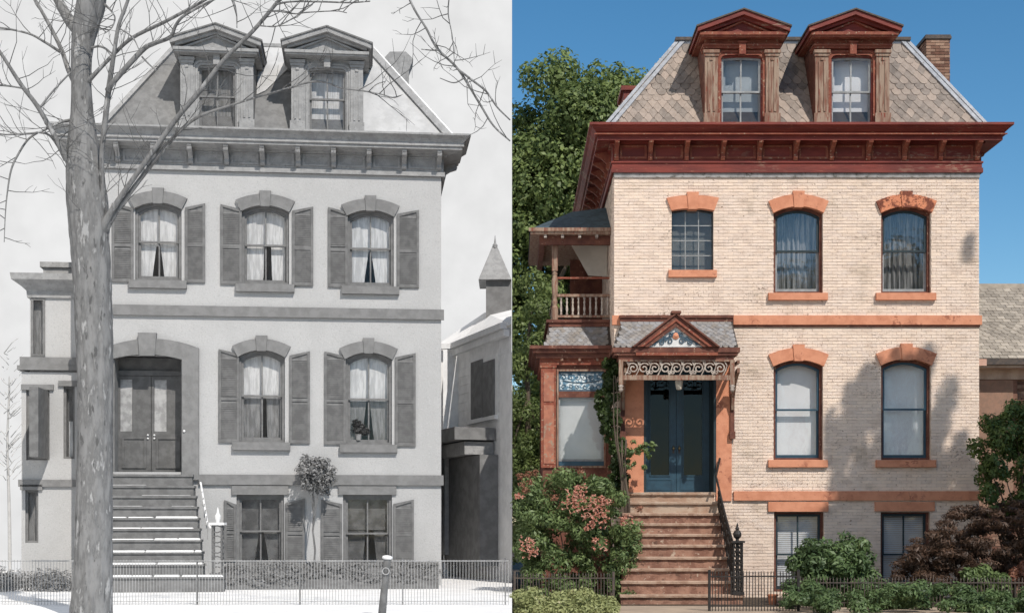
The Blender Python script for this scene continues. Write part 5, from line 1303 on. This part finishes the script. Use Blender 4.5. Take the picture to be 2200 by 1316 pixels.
for i, (px, py, r) in enumerate(fl_spots):
    p = loc(px, py, 26.95); R_ = r*27/F*.9
    if p.x + bb_.x < .15: p.x = .15 - bb_.x
    q = MB(); rr = random.Random(i)
    for k in range(int(6 + r*.9)):
        c = p + Vector((rr.uniform(-1,1)*R_, rr.uniform(-.5,.5)*R_, rr.uniform(-1,1)*R_*.85)); dv = Vector((rr.uniform(-1,1), rr.uniform(-1.2,.1), rr.uniform(-.7,.5))).normalized()
        q.tube([c - dv*.055, c, c + dv*.02, c + dv*.03], [.004,.008,.018,.023], 6, cap=False)
    o = q.build('flower_cluster', lf_flow, fbsh)
    at = o.data.attributes.new('v', 'FLOAT', 'FACE'); at.data.foreach_set('value', [rr.random() for _ in o.data.polygons])
dcl = [(*loc(px, py, 27.2), .09, .06, .08) for px, py in ((1118,1022),(1135,1018),(1150,1015),(1122,1040),(1140,1035),(1248,1012),(1130,1052),(1190,1068),(1375,1092),(1318,1075))]
leaves('dry_blossom', dcl, 700, .05, lf_dry, fbsh, 16, kind=None, aspect=.4, shell=.1)

# ivy on the corner between the bay and the doorway
iv = thing('climbing_ivy', 'dark ivy climbing the house corner between the bay window and the doorway', 'ivy', (2.32, -.28, .012)); ib = Vector(iv.location)
cl = []; rg = random.Random(12)
for k in range(150):
    py = rg.uniform(772, 1060); px = 1313 + 9*math.sin(py/37) + rg.gauss(0, 9) + (8 if py > 950 else 0); p = W(px, py, 29.62 + rg.uniform(-.12,.1)) - ib; r = rg.uniform(.05, .11); cl.append((*p, r, r*.7, r*1.2))
leaves('foliage', cl, 12000, .075, lf_ivy, iv, 18, up=.2, aspect=.75, shell=.3, droop=.3)
side = []
for k in range(26):
    t = rg.random(); px, py = 1335 + 68*t + rg.gauss(0, 7), 990 - 40*t + rg.gauss(0, 16); side.append((*(W(px, py, 29.2 + rg.uniform(-.1,.1)) - ib), .07, .05, .06))
leaves('side_shoots', side, 900, .07, lf_bush, iv, 19, aspect=.5, shell=.1)
for k in range(4):
    x = 1336 + 5*k
    pts = [W(x + 4*math.sin(i*1.3+k) - (8*i if k < 2 else 6*i)*.45, 1082 - i*46, 29.3 - .02*k) - ib for i in range(7 if k < 2 else 4)]
    pts = [Vector((pts[0].x, pts[0].y, 0))] + pts
    MB().tube(pts, [.030-.003*j for j in range(len(pts))], 7).build('vine_stem', bark, iv, smooth=True)

# hedge and iron fence at the left
hgd = thing('ground_hedge', 'pale green variegated low hedge in front of the left iron fence', 'hedge', (.95, -4.9, 0)); hb_ = Vector(hgd.location)
cl = []
for k in range(150):
    px = rg.uniform(1104, 1318); d = rg.uniform(24.3, 25.9); topy = 1256 + 26*((px-1210)/110)**2
    if px < 1200: topy = 1254 + 10*((px-1200)/100)**2
    p = W(px, rg.uniform(topy+10, 1345), d) - hb_; r = rg.uniform(.09, .17)
    if p.x + hb_.x - r < -.05: p.x = r - .05 - hb_.x
    cl.append((p.x, p.y, max(.05, p.z), r, r, r*.8))
leaves('foliage', cl, 26000, .055, lf_hedge, hgd, 24, up=.6, aspect=.6, shell=.35)
for k in range(5): q = cl[k*9]; MB().tube([(q[0], q[1], 0), q[:3]], [.012,.006], 5).build('stem', bark, hgd)

def iron_fence(name, label, x0, x1, y, ztop, n, m, zrail=.10, tip=.06, base=0.0, group=None, jig=.0):
    f = thing(name, label, 'fence', (x0, y, base), 0, 'iron fences round the front garden'); L_ = x1-x0
    me = MB().box(-.007,.007,-.007,.007,0,ztop-tip).add([(-.011,-.011,ztop-tip),(.011,-.011,ztop-tip),(.011,.011,ztop-tip),(-.011,.011,ztop-tip),(0,0,ztop)], [(0,1,4),(1,2,4),(2,3,4),(3,0,4),(3,2,1,0)]).mesh('picket', m)
    r2 = random.Random(n)
    for k in range(n): link('picket', me, f, loc=(L_*k/(n-1), 0, 0), rot=(r2.uniform(-.02,.02), r2.uniform(-.02,.02), 0))
    MB().box(-.01, L_+.01, -.019, -.009, ztop-zrail-.022, ztop-zrail).build('top_rail', m, f)
    MB().box(-.01, L_+.01, -.019, -.009, .08, .10).build('bottom_rail', m, f)
    for xx in (0, L_): MB().box(xx-.022, xx+.022, -.03, .03, 0, ztop+.01).build('post', m, f)
    return f
zz = W(1200, 1228, 26.2).z
iron_fence('iron_fence', 'low grey iron fence before the trumpet flower bush, left of the steps', .05, W(1318,0,26.2).x, -3.8, zz, 33, rustiron)
zz = W(1600, 1224, 25.3).z
iron_fence('iron_fence', 'black iron picket fence right of the front steps', W(1524,0,25.3).x, W(1715,0,25.3).x, -4.7, zz, 30, iron)
zz = W(2000, 1238, 26.4).z
iron_fence('iron_fence', 'thin iron fence half hidden by the shrubs below the red maple', W(1718,0,26.4).x, W(2240,0,26.4).x, -3.6, zz, 72, rustiron)

# stair rail and newel
srl = thing('stair_railing', 'black scrolled iron stair railing with urn topped newel post right of the steps', 'railing', (0, 0, 0))
y_top, y_bot = -.55, ybot + .05
def RP(px, py, y): return W(px, py, 30+y)
ht, hb2 = RP(1562, 985, -.15), RP(1566, 1160, y_bot)
a0, a1 = RP(1556, 1062, y_top), RP(1566, 1165, y_bot+.1)
RX = 4.33
def RQ(py, y): p = RP(1500, py, y); return Vector((RX, y, p.z))
MB().tube([Vector((RX+.12,-.10,RP(1500,984,-.1).z)), RQ(1022,-.35), RQ(1040,y_top-.1), RQ(1096,-1.5), RQ(1163,y_bot+.1), RP(1583,1165,y_bot)], .024, 8).build('handrail', iron, srl, smooth=True)
MB().tube([RQ(1078,y_top-.1), RQ(1150,-1.5), RQ(1258,y_bot+.1)], .014, 6).build('lower_rail', iron, srl)
nbal = 9
for k in range(nbal):
    f = (k+.3)/nbal; y = -.72 + (y_bot+.15+.72)*f
    x = RX
    zt3 = RP(1550, 1047 + 116*f, y).z; kk = min(7, max(0, int((-.62 - y)/.262))); zb3 = FR.z(ty[kk], 1440, -.9-.262*kk) if y < -.66 else FR.z(1077,1440,-.6)
    q = MB().tube([(x,y,zb3),(x,y,zt3)], .013, 6)
    h5 = zt3 - zb3
    for s in (-1, 1):
        q.tube([(x, y + s*(.01+.09*math.sin(math.pi*j/8)*(1 if j < 6 else .6)), zb3 + h5*(.12+.7*j/8)) for j in range(9)], .018, 5)
    q.tube([(x, y+.09*math.cos(t)*(1-t/14), zb3+h5*.82+.07*math.sin(t)) for t in [i*.8 for i in range(10)]], .018, 5)
    q.tube([(x, y+.05*math.cos(t), zb3+h5*.5+.05*math.sin(t)) for t in [i*.7 for i in range(10)]], .015, 5)
    q.build('scroll_baluster', iron, srl)
nx = RP(1584, 0, y_bot).x; nzb = FR.z(1276,1440,ybot); nzt = RP(1584, 1165, y_bot).z
q = MB().box(nx-.12, nx+.12, y_bot-.12, y_bot+.12, nzb, nzb+.05)
for dx, dy in ((-.085,-.085),(.085,-.085),(.085,.085),(-.085,.085)): q.tube([(nx+dx,y_bot+dy,nzb),(nx+dx,y_bot+dy,nzt)], .016, 6)
for k in range(6):
    z = nzb+.11+(nzt-nzb-.16)*k/5
    for (ox, oy, ex, ey) in ((0,-.085,1,0),(0,.085,1,0),(-.085,0,0,1),(.085,0,0,1)):
        q.tube([(nx+ox+ex*.07*math.cos(t), y_bot+oy+ey*.07*math.cos(t), z+.065*math.sin(t)) for t in [i*.75 for i in range(9)]], .012, 5)
q.tube([(nx,y_bot,nzb+.04),(nx,y_bot,nzt)], .035, 7)
q.build('newel_post', iron, srl)
MB().box(nx-.13, nx+.13, y_bot-.13, y_bot+.13, nzt, nzt+.035).lathe(nx, y_bot, [(.035,nzt+.035),(.03,nzt+.07),(.075,nzt+.12),(.085,nzt+.17),(.06,nzt+.23),(.03,nzt+.25),(.04,nzt+.28),(.02,nzt+.32),(.02,nzt+.35),(.004,nzt+.39)], 12).build('urn_finial', iron, srl, smooth=False)

# shrubs at the right
def shrub(name, label, base, cl, n, size, m, seed, stems=6, cat='shrub', **kw):
    t_ = thing(name, label, cat, base); b_ = Vector(base); cl = [(c[0]-b_.x, c[1]-b_.y, c[2]-b_.z, *c[3:]) for c in cl]
    leaves('foliage', cl, n, size, m, t_, seed, **kw); r2 = random.Random(seed)
    for c in r2.sample(cl, min(stems, len(cl))):
        MB().tube([(r2.uniform(-.08,.08), r2.uniform(-.08,.08), 0), (c[0]*.35, c[1]*.35, c[2]*.55), c[:3]], [.03,.02,.008], 6).build('stem', bark, t_, smooth=True)
    return t_
shrub('leafy_shrub', 'rounded green shrub before the left basement window', (6.35, -2.7, .012), crown((6.35,-2.7,.78), (.98,.65,.62), 46, .13, .26, 41, .5) + crown((6.5,-2.7,.3), (1.15,.7,.35), 20, .15, .25, 42, .4), 13000, .10, lf_dark, 43, aspect=.4, shell=.35)
gcl = []
rg = random.Random(77)
for k in range(120):
    px = rg.uniform(1685, 2230); d = rg.uniform(24.6, 26.9); p = W(px, 1262 + 14*math.sin(px/47) + rg.uniform(0, 50), d); r = rg.uniform(.10, .2)
    gcl.append((p.x, p.y, max(.06, min(p.z, .42)), r*1.2, r, r*.8))
gc = tag(leaves('ground_cover', gcl, 30000, .07, lf_dark, None, 78, up=.6, kind='stuff', aspect=.45, shell=.3), 'dense green ground cover along the sidewalk right of the steps', 'ground cover')
mcl = []
while len(mcl) < 230:
    px, py = rg.uniform(1925, 2260), rg.uniform(1075, 1262); d = 27.6 + rg.uniform(-.7, .7)
    top = 1222 - 155*(1 - abs((px-2150)/235)**2.2) if px < 2150 else 1068
    if py < top + 8 or py > 1262 - .0*px: continue
    p = W(px, py, d); r = rg.uniform(.10, .2); mcl.append((p.x, p.y, p.z, r*1.4, r*1.2, r*.55))
shrub('red_maple_shrub', 'dark red weeping maple spreading over the fence by the right basement window', (9.9, -2.3, .012), mcl, 46000, .095, lf_red, 51, 9, aspect=.22, droop=.6, shell=.25, up=.5)
rcl = []
while len(rcl) < 90:
    px, py = rg.uniform(2085, 2300), rg.uniform(850, 1130); d = 28.4 + rg.uniform(-.6, .6)
    lef = 2095 + (0 if py > 960 else (960-py)*.55) + (0 if py < 1040 else (py-1040)*.5)
    if px < lef or py < 862 + .0012*(px-2165)**2: continue
    p = W(px, py, d); r = rg.uniform(.13, .25); rcl.append((p.x, p.y, p.z, r, r, r))
shrub('tall_flowering_shrub', 'tall green shrub with small pink buds at the right corner of the brick house', (10.55, -1.6, .012), rcl, 20000, .085, lf_rose, 61, 10, aspect=.5, shell=.35)
shrub('leafy_shrub', 'pale green seedling shrub before the red maple, behind the thin fence', (9.5, -3.2, .012), [(*W(rg.uniform(2075,2160), rg.uniform(1215,1275), 26.7), .14, .12, .12) for k in range(18)], 2600, .10, lf_bush, 66, 4, aspect=.4)
shrub('rusty_shrub', 'small rust coloured shrub by the thin fence at the right edge', (10.1, -3.2, .012), [(*W(rg.uniform(2165,2215), rg.uniform(1212,1262), 26.8), .11, .1, .1) for k in range(10)], 1500, .07, lf_dry, 67, 3, aspect=.4)
# clay pot by the basement wall
pt = W(1660, 1288, 27.2)
pot = thing('clay_pot', 'small orange clay pot on the ground beside the basement window', 'pot', (pt.x, pt.y, .012))
MB().lathe(0, 0, [(.07,0),(.095,.16),(.11,.165),(.11,.20),(.085,.20),(.07,.05)], 12).build('bowl', clay, pot)
MB().lathe(0, 0, [(.0,.15),(.088,.155),(.0,.18)], 10).build('earth', soil, pot)

# trees across the street, behind the viewer: seen only as reflections in the panes
for i, (x, y, h) in enumerate(((16, -47, 17), (22, -50, 18.6), (29, -47, 16.5))):
    tt = thing('street_tree', ['leafy tree across the street, nearest the brick house', 'taller leafy tree across the street', 'last leafy tree across the street, farthest right'][i], 'tree', (x, y, -.03), 0, 'street trees')
    cl = crown((0, 0, h-4.5), (3.2, 3, 4.4), 40, .6, 1.2, 80+i, .4)
    leaves('crown', cl, 5000, .5, lf_tree, tt, 90+i)
    limbs(tt, (0,0,0), (0,0,h-4), .3, cl, bark, 95+i, 8)

# ------------------------------------------------------------------ tidy the hierarchy: thing > part > sub-part, no helpers in between
def depth(o):
    n = 0
    while o.parent: o = o.parent; n += 1
    return n
def move_up(c, new):
    e = c.parent; c.matrix_local = e.matrix_basis @ c.matrix_basis; c.parent = new
for o in list(COL.objects):                             # an empty that stands for one part: its main mesh takes its place
    if o.type == 'MESH' and 'as_parent' in o:
        e = o.parent; del o['as_parent']; nm = e.name.split('.')[0]
        sib = [c for c in e.children if c is not o]
        move_up(o, e.parent)
        for c in sib: c.matrix_local = e.matrix_basis @ c.matrix_basis; c.parent = o
        bpy.data.objects.remove(e); o.name = nm
for nm in ('brick_front', 'side_wall', 'chimney_side', 'doorway', 'stoop', 'door_hood', 'side_porch', 'side_bay'):
    for e in [o for o in COL.objects if o.type == 'EMPTY' and o.parent and o.name.split('.')[0] == nm]:
        for c in list(e.children): move_up(c, e.parent)
        bpy.data.objects.remove(e)
while True:
    deep = [o for o in COL.objects if depth(o) > 2]
    if not deep: break
    for o in sorted(deep, key=depth): 
        if depth(o) > 2: move_up(o, o.parent.parent)

for nm, lb, ct_ in (('ground', 'dark soil ground reaching to the horizon', 'ground'), ('sidewalk', 'tan concrete sidewalk at the foot of the brick house steps', 'sidewalk'),
                    ('garden_soil', 'garden soil along the foot of the brick house', 'soil'), ('snowy_ground', 'bright snow covered ground before the grey house', 'snow'), ('sky', 'pale overcast sky over the grey house', 'sky')):
    tag(bpy.data.objects[nm], lb, ct_)
